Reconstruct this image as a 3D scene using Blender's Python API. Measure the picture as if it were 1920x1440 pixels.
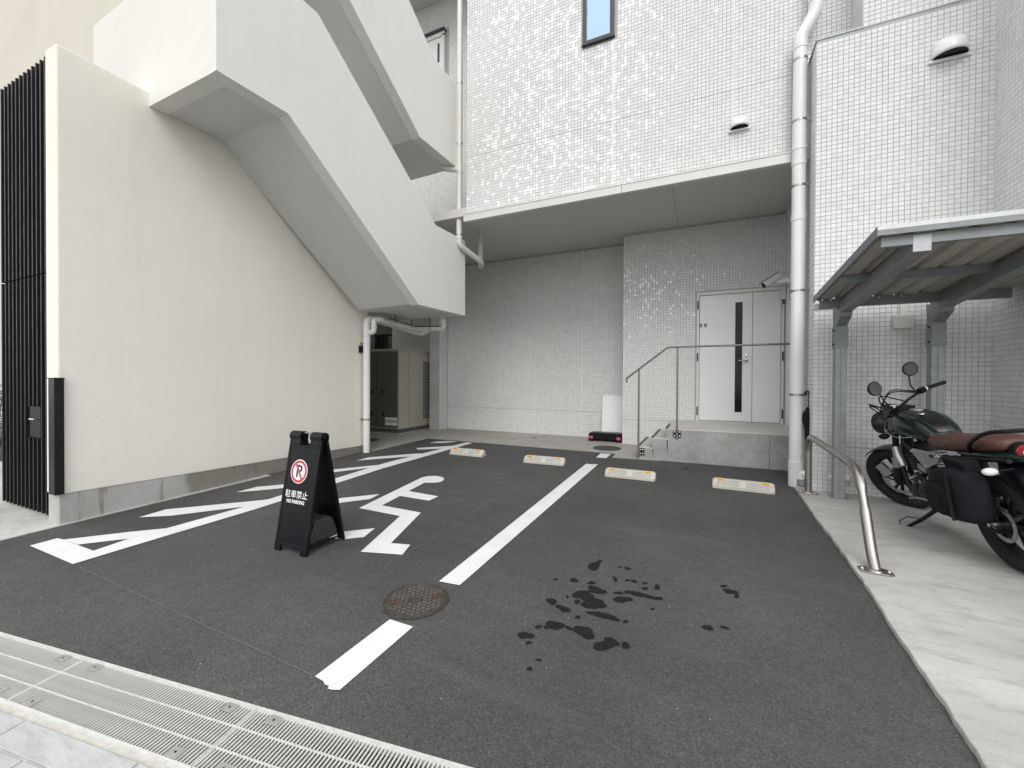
import bpy, bmesh, math, random
import numpy as np
from mathutils import Matrix, Vector
R_ = math.radians
random.seed(7)
rng = np.random.default_rng(11)
for o in list(bpy.data.objects):
    bpy.data.objects.remove(o)
SC = bpy.context.scene
COL = SC.collection

# ------------------------------------------------------------------ camera
F_PX, PIT, YAW, ROL, HC, GS = 777.925, R_(0.48325585), R_(24.84579066), R_(0.28192898), 1.3, 0.0205
def _rot(rx, ry, rz):
    cx, sx, cy, sy, cz, sz = math.cos(rx), math.sin(rx), math.cos(ry), math.sin(ry), math.cos(rz), math.sin(rz)
    Rx = np.array([[1, 0, 0], [0, cx, -sx], [0, sx, cx]])
    Ry = np.array([[cy, 0, sy], [0, 1, 0], [-sy, 0, cy]])
    Rz = np.array([[cz, -sz, 0], [sz, cz, 0], [0, 0, 1]])
    return Rz @ Rx @ Ry
CR = _rot(PIT, YAW, ROL) @ np.array([[1, 0, 0], [0, 0, -1], [0, 1, 0.]])
CAM = np.array([0, 0, HC])
cd = bpy.data.cameras.new('camera')
cd.sensor_fit = 'HORIZONTAL'; cd.sensor_width = 36; cd.lens = F_PX / 1920 * 36
cd.clip_start = 0.05; cd.clip_end = 2000
co = bpy.data.objects.new('camera', cd); COL.objects.link(co)
m4 = Matrix.Identity(4)
for i in range(3):
    m4[i][0] = CR[0][i]; m4[i][1] = -CR[1][i]; m4[i][2] = -CR[2][i]; m4[i][3] = CAM[i]
co.matrix_world = m4
SC.camera = co

# ------------------------------------------------------------------ light
SUN_AZ, SUN_EL = R_(17), R_(41)          # azimuth from the street side (-Y), clockwise towards +X
S = Vector((math.sin(SUN_AZ) * math.cos(SUN_EL), -math.cos(SUN_AZ) * math.cos(SUN_EL), math.sin(SUN_EL)))
w = bpy.data.worlds.new('World'); SC.world = w; w.use_nodes = True
nt = w.node_tree; nt.nodes.clear()
sky = nt.nodes.new('ShaderNodeTexSky'); sky.sky_type = 'NISHITA'; sky.sun_disc = False
sky.sun_elevation = SUN_EL; sky.sun_rotation = math.atan2(S.x, S.y)
sky.air_density = 1.0; sky.dust_density = 2.0; sky.ozone_density = 1.0
geo = nt.nodes.new('ShaderNodeTexCoord')
cl = nt.nodes.new('ShaderNodeTexNoise'); cl.inputs['Scale'].default_value = 2.2; cl.inputs['Detail'].default_value = 7
rampc = nt.nodes.new('ShaderNodeValToRGB'); rampc.color_ramp.elements[0].position = 0.30; rampc.color_ramp.elements[1].position = 0.52
mixc = nt.nodes.new('ShaderNodeMix'); mixc.data_type = 'RGBA'
mixc.inputs['B'].default_value = (12.9, 12.9, 12.9, 1)
bg = nt.nodes.new('ShaderNodeBackground'); bg.inputs['Strength'].default_value = 0.12
out = nt.nodes.new('ShaderNodeOutputWorld')
L = nt.links.new
L(geo.outputs['Generated'], cl.inputs['Vector']); L(cl.outputs['Fac'], rampc.inputs['Fac'])
L(rampc.outputs['Color'], mixc.inputs['Factor']); L(sky.outputs['Color'], mixc.inputs['A'])
L(mixc.outputs['Result'], bg.inputs['Color']); L(bg.outputs[0], out.inputs[0])
sd = bpy.data.lights.new('sun', 'SUN'); sd.energy = 1.35; sd.angle = R_(34); sd.color = (1.0, 0.97, 0.93)
so = bpy.data.objects.new('sun', sd); COL.objects.link(so); so.location = (0, -20, 20)
so.rotation_euler = S.to_track_quat('Z', 'Y').to_euler()
SC.view_settings.view_transform = 'Standard'; SC.view_settings.look = 'None'
SC.view_settings.gamma = 1; SC.view_settings.use_curve_mapping = False
SC.view_settings.exposure = 0.1
SC.render.engine = 'CYCLES'
SC.cycles.use_denoising = True
SC.cycles.max_bounces = 8; SC.cycles.diffuse_bounces = 5

# ------------------------------------------------------------------ measuring helpers: a pixel of the 1920x1440 photo onto a real plane
def ray(p): return CR.T @ np.array([(p[0] - 960) / F_PX, (p[1] - 720) / F_PX, 1])
def PL(p, n, d):
    r = ray(p); n = np.array(n, float); return CAM + r * ((d - n @ CAM) / (n @ r))
def G(p, dz=0.0): return PL(p, (0, -GS, 1), dz)
def PY(p, y): return PL(p, (0, 1, 0), y)
def PX(p, x): return PL(p, (1, 0, 0), x)
def PZ(p, z): return PL(p, (0, 0, 1), z)
def proj(X):
    c = CR @ (np.array(X, float) - CAM); return np.array([960 + F_PX * c[0] / c[2], 720 + F_PX * c[1] / c[2]])
def gz(y): return GS * y

# ------------------------------------------------------------------ materials
class NT:
    def __init__(s, name):
        s.m = bpy.data.materials.new(name); s.m.use_nodes = True
        s.t = s.m.node_tree; s.b = s.t.nodes['Principled BSDF']
        s.tc = s.t.nodes.new('ShaderNodeTexCoord')
    def n(s, typ, **kw):
        nd = s.t.nodes.new('ShaderNode' + typ)
        for k, v in kw.items():
            if k in nd.inputs.keys() if hasattr(nd.inputs, 'keys') else False: nd.inputs[k].default_value = v
            else: setattr(nd, k, v)
        return nd
    def l(s, a, b): s.t.links.new(a, b)
    def noise(s, scale, detail=4, rough=0.6, vec=None, sc=None):
        nd = s.n('TexNoise'); nd.inputs['Scale'].default_value = scale; nd.inputs['Detail'].default_value = detail
        nd.inputs['Roughness'].default_value = rough
        v = vec or s.tc.outputs['Object']
        if sc:
            mp = s.n('Mapping'); mp.inputs['Scale'].default_value = sc; s.l(v, mp.inputs['Vector']); v = mp.outputs[0]
        s.l(v, nd.inputs['Vector']); return nd.outputs['Fac']
    def ramp(s, fac, stops):
        nd = s.n('ValToRGB'); e = nd.color_ramp.elements
        while len(e) < len(stops): e.new(0.5)
        for i, (p, c) in enumerate(stops):
            e[i].position = p; e[i].color = (c, c, c, 1) if isinstance(c, (int, float)) else (*c, 1)
        s.l(fac, nd.inputs['Fac']); return nd.outputs['Color']
    def mix(s, fac, a, b, mode='MIX'):
        nd = s.n('Mix'); nd.data_type = 'RGBA'; nd.blend_type = mode
        for k, v in (('Factor', fac), ('A', a), ('B', b)):
            if isinstance(v, (int, float)): nd.inputs[k].default_value = v
            elif isinstance(v, tuple): nd.inputs[k].default_value = (*v, 1)
            else: s.l(v, nd.inputs[k])
        return nd.outputs['Result']
    def math(s, op, a, b=None):
        nd = s.n('Math'); nd.operation = op
        for i, v in enumerate((a, b)):
            if v is None: continue
            if isinstance(v, (int, float)): nd.inputs[i].default_value = v
            else: s.l(v, nd.inputs[i])
        return nd.outputs[0]
    def bump(s, h, strength=0.3, dist=0.01):
        nd = s.n('Bump'); nd.inputs['Strength'].default_value = strength; nd.inputs['Distance'].default_value = dist
        s.l(h, nd.inputs['Height']); s.l(nd.outputs[0], s.b.inputs['Normal'])
    def set(s, col=None, rough=None, metal=None, spec=None):
        for k, v in (('Base Color', col), ('Roughness', rough), ('Metallic', metal), ('Specular IOR Level', spec)):
            if v is None: continue
            if isinstance(v, (int, float)): s.b.inputs[k].default_value = v
            elif isinstance(v, tuple): s.b.inputs[k].default_value = (*v, 1)
            else: s.l(v, s.b.inputs[k])
        return s.m
def plain(name, col, rough=0.5, metal=0.0, vary=0.12, scale=8, bump=0.0, bscale=120, spec=None):
    t = NT(name); f = t.noise(scale, 5)
    a = tuple(c * (1 - vary) for c in col); b = tuple(min(1, c * (1 + vary)) for c in col)
    c = t.mix(t.ramp(f, [(0.3, 0.0), (0.7, 1.0)]), a, b)
    r = t.ramp(t.noise(scale * 2.3, 4), [(0.3, max(0.03, rough - 0.08)), (0.7, min(1, rough + 0.08))])
    if bump: t.bump(t.noise(bscale, 3), bump, 0.004)
    return t.set(c, r, metal, spec)
M = {}
def mk_asphalt():
    t = NT('asphalt')
    big = t.ramp(t.noise(0.55, 6, 0.6), [(0.36, 0.0), (0.66, 1.0)])
    mid = t.noise(9, 6, 0.7)
    v = t.n('TexVoronoi'); v.inputs['Scale'].default_value = 190; t.l(t.tc.outputs['Object'], v.inputs['Vector'])
    v2 = t.n('TexVoronoi'); v2.inputs['Scale'].default_value = 95; t.l(t.tc.outputs['Object'], v2.inputs['Vector'])
    base = t.mix(big, (0.060, 0.060, 0.061), (0.100, 0.099, 0.096))
    base = t.mix(t.ramp(mid, [(0.35, 0.0), (0.75, 0.55)]), base, (0.054, 0.054, 0.055))
    # aggregate grains of differing grey
    gr = t.n('SeparateColor'); t.l(v.outputs['Color'], gr.inputs[0])
    base = t.mix(0.75, base, t.ramp(gr.outputs[0], [(0.0, 0.55), (0.6, 1.0), (0.93, 1.35), (1.0, 1.7)]), 'MULTIPLY')
    g2 = t.n('SeparateColor'); t.l(v2.outputs['Color'], g2.inputs[0])
    spark = t.ramp(g2.outputs[1], [(0.9965, 0.0), (0.9975, 1.0)])
    dist = t.ramp(v2.outputs['Distance'], [(0.22, 1.0), (0.3, 0.0)])
    base = t.mix(t.math('MULTIPLY', spark, dist), base, (0.6, 0.58, 0.54))
    # dusty drag streaks
    st = t.ramp(t.noise(1.6, 6, 0.7, sc=(0.45, 2.8, 1)), [(0.54, 0.0), (0.78, 0.42)])
    base = t.mix(st, base, (0.12, 0.116, 0.11))
    t.bump(t.math('ADD', t.math('MULTIPLY', v.outputs['Distance'], -1.0), t.math('MULTIPLY', mid, 0.6)), 0.55, 0.006)
    return t.set(base, t.ramp(t.noise(30, 3), [(0.3, 0.72), (0.7, 0.92)]), 0, 0.35)
M['asphalt'] = mk_asphalt()
def mk_paint():
    t = NT('road_paint')
    n1 = t.noise(5, 6, 0.7); n2 = t.noise(140, 4, 0.7)
    c = t.mix(t.ramp(n1, [(0.3, 0.0), (0.75, 1.0)]), (0.76, 0.77, 0.78), (0.64, 0.65, 0.66))
    hole = t.math('MULTIPLY', t.ramp(n2, [(0.60, 0.0), (0.68, 1.0)]), t.ramp(n1, [(0.42, 0.0), (0.7, 0.55)]))
    c = t.mix(hole, c, (0.30, 0.30, 0.30))
    t.bump(n2, 0.3, 0.003)
    return t.set(c, 0.6)
M['paint'] = mk_paint()
def mk_wet():
    t = NT('wet_asphalt'); v = t.n('TexVoronoi'); v.inputs['Scale'].default_value = 190; t.l(t.tc.outputs['Object'], v.inputs['Vector'])
    gr = t.n('SeparateColor'); t.l(v.outputs['Color'], gr.inputs[0])
    c = t.mix(1.0, (0.010, 0.010, 0.011), t.ramp(gr.outputs[0], [(0, 0.5), (1, 1.5)]), 'MULTIPLY')
    t.bump(v.outputs['Distance'], 0.25, 0.003)
    return t.set(c, 0.6, 0, 0.22)
M['wet'] = mk_wet()
def mk_concrete(name, a, b, stain, scale=1.5, streak=(1, 1, 1), bump=0.25, rough=0.8):
    t = NT(name)
    n1 = t.noise(scale, 7, 0.62, sc=streak); n2 = t.noise(scale * 5, 6, 0.7, sc=streak); n3 = t.noise(130, 3)
    c = t.mix(t.ramp(n1, [(0.3, 0.0), (0.7, 1.0)]), a, b)
    c = t.mix(t.ramp(n2, [(0.5, 0.0), (0.78, 0.7)]), c, stain)
    c = t.mix(t.ramp(n3, [(0.3, 0.25), (0.6, 0.0)]), c, stain)
    t.bump(t.math('ADD', n2, t.math('MULTIPLY', n3, 0.35)), bump, 0.006)
    return t.set(c, rough, 0, 0.3)
M['pad'] = mk_concrete('pad_concrete', (0.37, 0.37, 0.355), (0.56, 0.56, 0.55), (0.22, 0.215, 0.195), 1.6, (0.55, 1.5, 1), 0.35)
M['strip'] = mk_concrete('strip_concrete', (0.33, 0.32, 0.29), (0.42, 0.41, 0.375), (0.23, 0.22, 0.19), 0.9)
M['cast'] = mk_concrete('cast_concrete', (0.25, 0.255, 0.25), (0.42, 0.425, 0.42), (0.19, 0.19, 0.185), 2.2)
M['tread'] = mk_concrete('tread_concrete', (0.50, 0.49, 0.455), (0.58, 0.57, 0.535), (0.40, 0.39, 0.355), 2.0)
M['stop'] = mk_concrete('stop_concrete', (0.46, 0.45, 0.41), (0.55, 0.54, 0.50), (0.32, 0.31, 0.28), 6.0)
def mk_base():
    t = NT('stained_concrete')
    n1 = t.noise(3, 7, 0.65); n2 = t.noise(4, 6, 0.7, sc=(1, 3.2, 0.35)); sp = t.n('SeparateXYZ'); t.l(t.tc.outputs['Object'], sp.inputs[0])
    c = t.mix(t.ramp(n1, [(0.3, 0.0), (0.7, 1.0)]), (0.36, 0.36, 0.345), (0.46, 0.465, 0.455))
    c = t.mix(t.ramp(n2, [(0.55, 0.0), (0.67, 0.8)]), c, (0.19, 0.175, 0.14))
    # brown soaked zone on the inner end of the kerb base (a stain with its own edge)
    yy = t.math('ADD', sp.outputs[1], t.math('MULTIPLY', n1, 0.25))
    c = t.mix(t.ramp(yy, [(0.0, 0.0), (1.0, 0.0)]) if False else t.math('MULTIPLY', t.ramp(t.math('ADD', t.math('MULTIPLY', yy, 0.25), 0.5), [(0.32, 0.0), (0.34, 1.0)]), 0.75), c, (0.175, 0.16, 0.125))
    t.bump(n1, 0.3, 0.006)
    return t.set(c, 0.85, 0, 0.3)
M['base'] = mk_base()
def mk_stucco(name, a, b, dirt, streak=0.38, blotch=0.3):
    t = NT(name)
    n1 = t.noise(0.8, 5); n2 = t.noise(2.5, 6, 0.7, sc=(3, 3, 0.25)); n3 = t.noise(210, 2, 0.5); n4 = t.noise(1.6, 7, 0.6)
    c = t.mix(t.ramp(n1, [(0.3, 0.0), (0.7, 1.0)]), a, b)
    c = t.mix(t.ramp(n2, [(0.50, 0.0), (0.78, streak)]), c, dirt)
    c = t.mix(t.ramp(n4, [(0.60, 0.0), (0.74, blotch)]), c, dirt)
    t.bump(n3, 0.35, 0.004)
    return t.set(c, 0.88, 0, 0.25)
M['stucco'] = mk_stucco('beige_stucco', (0.775, 0.757, 0.685), (0.815, 0.797, 0.725), (0.63, 0.615, 0.55), 0.26, 0.25)
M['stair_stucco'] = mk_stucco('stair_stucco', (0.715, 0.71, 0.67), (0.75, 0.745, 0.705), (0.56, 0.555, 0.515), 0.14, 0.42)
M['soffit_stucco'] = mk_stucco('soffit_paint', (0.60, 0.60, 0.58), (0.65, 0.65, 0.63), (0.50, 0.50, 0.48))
M['neigh'] = mk_stucco('neighbour_render', (0.60, 0.57, 0.49), (0.65, 0.62, 0.54), (0.52, 0.495, 0.43))
def mk_tile(name, single):
    t = NT(name)
    if single:
        oi = t.n('ObjectInfo'); rnd = t.math('MULTIPLY', oi.outputs['Random'], 0.73)
    else:
        at = t.n('Attribute'); at.attribute_name = 'rnd'; rnd = at.outputs['Fac']
    c = t.ramp(rnd, [(0.0, (0.63, 0.645, 0.65)), (0.4, (0.69, 0.70, 0.70)), (0.735, (0.72, 0.725, 0.72)), (0.745, (0.90, 0.90, 0.895)), (1.0, (0.92, 0.92, 0.915))])  # the whitest stops paint sky glints into the tile colour
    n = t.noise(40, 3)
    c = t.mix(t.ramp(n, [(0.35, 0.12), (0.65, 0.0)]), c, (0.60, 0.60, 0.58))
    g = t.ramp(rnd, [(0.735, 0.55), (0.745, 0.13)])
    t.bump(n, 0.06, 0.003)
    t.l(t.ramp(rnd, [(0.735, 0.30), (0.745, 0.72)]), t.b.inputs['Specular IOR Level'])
    return t.set(c, g)
M['tile'] = mk_tile('glazed_tile', False); M['tile1'] = mk_tile('glazed_tile_single', True)
M['grout'] = plain('grout', (0.42, 0.425, 0.425), 0.9, vary=0.12, scale=3, bump=0.2)
M['sealant'] = plain('white_sealant', (0.76, 0.76, 0.75), 0.6)
M['soffit'] = plain('soffit_board', (0.55, 0.545, 0.51), 0.75, vary=0.03, scale=0.6)
M['fascia'] = plain('fascia_metal', (0.60, 0.605, 0.59), 0.45, vary=0.04, scale=1.5)
M['pvc'] = plain('ivory_pvc', (0.66, 0.655, 0.61), 0.38, vary=0.05, scale=3)
M['pvcw'] = plain('white_pvc', (0.72, 0.73, 0.735), 0.35, vary=0.04, scale=3)
M['steel'] = plain('stainless_steel', (0.40, 0.375, 0.35), 0.36, 1.0, vary=0.04, scale=5)
M['railsteel'] = plain('satin_rail_steel', (0.20, 0.195, 0.19), 0.5, 0.7, vary=0.05, scale=5)
M['bright'] = plain('bright_metal', (0.72, 0.72, 0.72), 0.22, 1.0, vary=0.08, scale=20)
M['galv'] = plain('galvanised_steel', (0.30, 0.315, 0.325), 0.55, 0.55, vary=0.14, scale=18)
M['portsteel'] = plain('painted_grey_steel', (0.22, 0.235, 0.245), 0.5, 0.15, vary=0.12, scale=10)
M['portlight'] = plain('pale_grey_steel', (0.42, 0.43, 0.45), 0.5, 0.2, vary=0.08, scale=10)
M['roofunder'] = plain('roof_lining', (0.40, 0.385, 0.33), 0.8, vary=0.12, scale=5)
M['rooftop'] = plain('roof_sheet', (0.52, 0.53, 0.54), 0.45, 0.3, vary=0.08)
M['black'] = plain('black_paint', (0.008, 0.008, 0.009), 0.42, vary=0.2, scale=9, spec=0.3)
M['slat'] = plain('dark_aluminium', (0.012, 0.011, 0.011), 0.5, vary=0.2, scale=5, spec=0.25)
M['slatedge'] = plain('dark_aluminium_edge', (0.055, 0.052, 0.050), 0.5, vary=0.15)
M['blackplastic'] = plain('black_plastic', (0.005, 0.0055, 0.008), 0.34, vary=0.2, scale=12, bump=0.04, spec=0.22)
M['darkgrey'] = plain('dark_grey_plastic', (0.026, 0.027, 0.028), 0.5, vary=0.2, scale=12)
M['rubber'] = plain('tyre_rubber', (0.011, 0.011, 0.011), 0.8, vary=0.25, scale=20, bump=0.15)
M['signwhite'] = plain('print_white', (0.80, 0.81, 0.82), 0.45, vary=0.03)
M['signred'] = plain('print_red', (0.50, 0.045, 0.055), 0.42, vary=0.06)
M['signdark'] = plain('print_black', (0.012, 0.012, 0.02), 0.45)
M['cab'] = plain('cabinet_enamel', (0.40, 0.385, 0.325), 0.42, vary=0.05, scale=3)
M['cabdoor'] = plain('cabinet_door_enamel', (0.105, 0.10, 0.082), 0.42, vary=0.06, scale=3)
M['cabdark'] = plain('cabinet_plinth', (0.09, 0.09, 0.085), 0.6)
M['door'] = plain('white_door_paint', (0.73, 0.74, 0.75), 0.35, vary=0.03, scale=2)
M['doorframe'] = plain('door_frame_paint', (0.66, 0.66, 0.64), 0.4, vary=0.03)
M['glassdark'] = plain('dark_glass', (0.005, 0.006, 0.007), 0.08, vary=0.2, spec=0.22)
M['glasssky'] = plain('window_glass', (0.03, 0.05, 0.07), 0.02, 1.0, vary=0.05)
def mk_glass():
    t = NT('window_mirror_glass'); return t.set((0.36, 0.48, 0.62), 0.01, 1.0)
M['glasssky'] = mk_glass()
M['frame'] = plain('black_window_frame', (0.030, 0.031, 0.038), 0.4, vary=0.1)
M['castiron'] = plain('rusty_cast_iron', (0.066, 0.056, 0.048), 0.62, 0.3, vary=0.35, scale=22, bump=0.3)
M['stud'] = plain('worn_stud_iron', (0.15, 0.14, 0.125), 0.5, 0.4, vary=0.25, scale=30)
M['rust'] = plain('rust', (0.095, 0.035, 0.018), 0.85, vary=0.4, scale=40)
M['lid'] = plain('dark_lid', (0.045, 0.046, 0.047), 0.7, vary=0.2, scale=12)
M['grate'] = plain('grating_steel', (0.64, 0.64, 0.62), 0.5, 0.25, vary=0.12, scale=30)
M['tab'] = plain('grating_tab_steel', (0.42, 0.41, 0.39), 0.5, 0.5, vary=0.15, scale=30)
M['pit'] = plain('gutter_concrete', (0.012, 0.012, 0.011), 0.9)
M['mortar'] = plain('mortar', (0.50, 0.49, 0.44), 0.9, vary=0.15, scale=25, bump=0.3)
M['stone'] = mk_concrete('paving_granite', (0.40, 0.415, 0.415), (0.57, 0.58, 0.58), (0.28, 0.285, 0.275), 3.5, (0.45, 2.2, 1), 0.3)
M['road'] = plain('road_asphalt', (0.06, 0.06, 0.06), 0.85, vary=0.2, scale=3)
M['orange'] = plain('amber_reflector', (0.75, 0.38, 0.03), 0.25, vary=0.1)
M['orangedark'] = plain('amber_reflector_slot', (0.16, 0.07, 0.01), 0.4)
M['magenta'] = plain('magenta_plastic', (0.62, 0.03, 0.25), 0.4)
M['board'] = plain('white_board', (0.78, 0.79, 0.79), 0.45, vary=0.03)
M['cloth'] = plain('black_nylon', (0.009, 0.0095, 0.013), 0.8, vary=0.25, scale=30, bump=0.2, spec=0.2)
M['tank'] = plain('dark_green_paint', (0.0055, 0.016, 0.013), 0.16, vary=0.1, scale=3, spec=0.6)
M['tankmatte'] = plain('matt_black_paint', (0.011, 0.013, 0.013), 0.38, vary=0.15)
M['leather'] = plain('brown_vinyl', (0.085, 0.040, 0.027), 0.5, vary=0.12, scale=25, bump=0.15)
M['engine'] = plain('black_engine', (0.010, 0.010, 0.011), 0.45, 0.3, vary=0.3, scale=20)
M['alu'] = plain('brushed_aluminium', (0.46, 0.46, 0.46), 0.35, 0.8, vary=0.1, scale=30)
M['mirror'] = plain('mirror_glass', (0.55, 0.56, 0.55), 0.05, 1.0, vary=0.05)
M['redlens'] = plain('red_lens', (0.28, 0.008, 0.012), 0.15, vary=0.1)
M['clearlens'] = plain('clear_lens', (0.72, 0.70, 0.68), 0.15, vary=0.1)
M['leaf'] = plain('leaf', (0.06, 0.10, 0.035), 0.55, vary=0.4, scale=6)
M['bark'] = plain('bark', (0.10, 0.075, 0.05), 0.9)
M['chalk'] = plain('chalk', (0.135, 0.135, 0.13), 0.9, vary=0.3, scale=60)

# ------------------------------------------------------------------ mesh helpers
WO = {}                      # world origin of every unrotated object (parts are meshes given in world coordinates)
def V3(p): return np.array(p, float)
class MB:
    def __init__(s): s.v = []; s.f = []
    def add(s, vs, fs):
        b = len(s.v); s.v += [tuple(map(float, p)) for p in vs]; s.f += [tuple(b + i for i in f) for f in fs]; return s
    def box(s, a, b):
        x0, y0, z0 = a; x1, y1, z1 = b
        return s.add([(x0, y0, z0), (x1, y0, z0), (x1, y1, z0), (x0, y1, z0), (x0, y0, z1), (x1, y0, z1), (x1, y1, z1), (x0, y1, z1)],
                     [(0, 3, 2, 1), (4, 5, 6, 7), (0, 1, 5, 4), (1, 2, 6, 5), (2, 3, 7, 6), (3, 0, 4, 7)])
    def obox(s, c, ax, ay, az):          # centre and three half vectors
        c, ax, ay, az = map(V3, (c, ax, ay, az)); vs = []
        for k in (-1, 1):
            for i, j in ((-1, -1), (1, -1), (1, 1), (-1, 1)): vs.append(c + i * ax + j * ay + k * az)
        return s.add(vs, [(0, 3, 2, 1), (4, 5, 6, 7), (0, 1, 5, 4), (1, 2, 6, 5), (2, 3, 7, 6), (3, 0, 4, 7)])
    def bar(s, p, q, wdt, hgt, up=(0, 0, 1)):
        p, q = V3(p), V3(q); d = q - p; ln = np.linalg.norm(d); d /= ln
        sd_ = np.cross(d, V3(up)); sd_ /= np.linalg.norm(sd_); u = np.cross(sd_, d)
        return s.obox((p + q) / 2, d * ln / 2, sd_ * wdt / 2, u * hgt / 2)
    def prism(s, poly, ext):             # planar polygon extruded by a vector
        poly = [V3(p) for p in poly]; ext = V3(ext); n = len(poly)
        nrm = sum((np.cross(poly[i], poly[(i + 1) % n]) for i in range(n)), np.zeros(3))
        if nrm @ ext > 0: poly = poly[::-1]
        vs = poly + [p + ext for p in poly]
        fs = [tuple(range(n)), tuple(range(2 * n - 1, n - 1, -1))]
        fs += [(i, i + n, (i + 1) % n + n, (i + 1) % n) for i in range(n)]
        return s.add(vs, fs)
    def sheet(s, poly, up=True):
        poly = [V3(p) for p in poly]; n = len(poly)
        nrm = sum((np.cross(poly[i], poly[(i + 1) % n]) for i in range(n)), np.zeros(3))
        if (nrm[2] < 0) == up: poly = poly[::-1]
        return s.add(poly, [tuple(range(n))])
    def tube(s, pts, r, n=14, cap=True):
        pts = [V3(p) for p in pts]; k = len(pts)
        rs = [r] * k if isinstance(r, (int, float)) else list(r)
        T = []
        for i in range(k):
            d = pts[min(i + 1, k - 1)] - pts[max(i - 1, 0)]; T.append(d / np.linalg.norm(d))
        u = np.cross(T[0], (0, 0, 1)) if abs(T[0][2]) < 0.9 else np.cross(T[0], (1, 0, 0))
        u /= np.linalg.norm(u); vs = []
        for i in range(k):
            u = u - T[i] * (u @ T[i]); u /= np.linalg.norm(u); v = np.cross(T[i], u)
            for j in range(n):
                a = 2 * math.pi * j / n; vs.append(pts[i] + rs[i] * (math.cos(a) * u + math.sin(a) * v))
        fs = [(i * n + j, i * n + (j + 1) % n, (i + 1) * n + (j + 1) % n, (i + 1) * n + j) for i in range(k - 1) for j in range(n)]
        if cap: fs += [tuple(range(n - 1, -1, -1)), tuple((k - 1) * n + j for j in range(n))]
        return s.add(vs, fs)
    def cyl(s, p, q, r, n=20): return s.tube([p, q], r, n)
    def lathe(s, c, ax, prof, n=32, closed=False):      # prof: list of (radius, height along ax)
        c, ax = V3(c), V3(ax); ax /= np.linalg.norm(ax)
        u = np.cross(ax, (0, 0, 1)) if abs(ax[2]) < 0.9 else np.cross(ax, (1, 0, 0)); u /= np.linalg.norm(u); v = np.cross(ax, u)
        k = len(prof); vs = []
        for rr, h in prof:
            for j in range(n):
                a = 2 * math.pi * j / n; vs.append(c + ax * h + rr * (math.cos(a) * u + math.sin(a) * v))
        kk = k if closed else k - 1
        fs = [(i * n + j, i * n + (j + 1) % n, ((i + 1) % k) * n + (j + 1) % n, ((i + 1) % k) * n + j) for i in range(kk) for j in range(n)]
        if not closed:
            if prof[0][0] > 1e-6: fs.append(tuple(range(n - 1, -1, -1)))
            if prof[-1][0] > 1e-6: fs.append(tuple((k - 1) * n + j for j in range(n)))
        return s.add(vs, fs)
    def ell(s, c, r, n=16, m=10):
        c = V3(c); vs = []
        for i in range(1, m):
            t = math.pi * i / m
            for j in range(n):
                a = 2 * math.pi * j / n
                vs.append(c + V3((r[0] * math.sin(t) * math.cos(a), r[1] * math.sin(t) * math.sin(a), r[2] * math.cos(t))))
        top, bot = len(vs), len(vs) + 1; vs += [c + V3((0, 0, r[2])), c - V3((0, 0, r[2]))]
        fs = [(i * n + j, (i + 1) * n + j, (i + 1) * n + (j + 1) % n, i * n + (j + 1) % n) for i in range(m - 2) for j in range(n)]
        fs += [(top, j, (j + 1) % n) for j in range(n)] + [(bot, (m - 2) * n + (j + 1) % n, (m - 2) * n + j) for j in range(n)]
        return s.add(vs, fs)
    def loft(s, secs, n=20):              # secs: (x, y, z, half width x, half height z, exponent)
        vs = []
        for (x, y, z, hw, hh, e) in secs:
            for j in range(n):
                a = 2 * math.pi * j / n; ca, sa = math.cos(a), math.sin(a)
                vs.append((x + hw * math.copysign(abs(ca) ** (2 / e), ca), y, z + hh * math.copysign(abs(sa) ** (2 / e), sa)))
        k = len(secs)
        fs = [(i * n + j, i * n + (j + 1) % n, (i + 1) * n + (j + 1) % n, (i + 1) * n + j) for i in range(k - 1) for j in range(n)]
        fs += [tuple(range(n - 1, -1, -1)), tuple((k - 1) * n + j for j in range(n))]
        return s.add(vs, fs)
    def xf(s, mat):
        s.v = [tuple(mat @ Vector(p)) for p in s.v]; return s
    def build(s, name, mat, parent=None, smooth=None, bevel=0, local=False, kind=None, label=None, sub=0):
        o = np.zeros(3) if (local or parent is None) else WO[parent.name]
        me = bpy.data.meshes.new(name)
        me.from_pydata([tuple(np.array(p) - o) for p in s.v], [], s.f); me.update()
        bm = bmesh.new(); bm.from_mesh(me); bmesh.ops.recalc_face_normals(bm, faces=bm.faces) if s.closed() else None
        bm.to_mesh(me); bm.free()
        me.materials.append(M[mat] if isinstance(mat, str) else mat)
        ob = bpy.data.objects.new(name, me); COL.objects.link(ob)
        if parent is not None: ob.parent = parent
        WO[ob.name] = o
        if smooth:
            for p in me.polygons: p.use_smooth = True
            me.set_sharp_from_angle(angle=R_(smooth))
        if bevel:
            b = ob.modifiers.new('bevel', 'BEVEL'); b.width = bevel; b.segments = 2; b.limit_method = 'ANGLE'; b.angle_limit = R_(35); b.harden_normals = False
        if sub:
            b = ob.modifiers.new('sub', 'SUBSURF'); b.levels = sub; b.render_levels = sub
        if kind: ob['kind'] = kind
        if label: ob['label'] = label
        return ob
    def closed(s):
        return len(s.f) > 1
def tag(o, label, cat, group=None):
    o['label'] = label; o['category'] = cat
    if group: o['group'] = group
    return o
def thing(name, label, cat, loc=(0, 0, 0), group=None):
    o = bpy.data.objects.new(name, None); COL.objects.link(o); o.location = tuple(map(float, loc)); o.empty_display_size = 0.2
    WO[o.name] = V3(loc); return tag(o, label, cat, group)
def struct(ob): ob['kind'] = 'structure'; return ob
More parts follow.
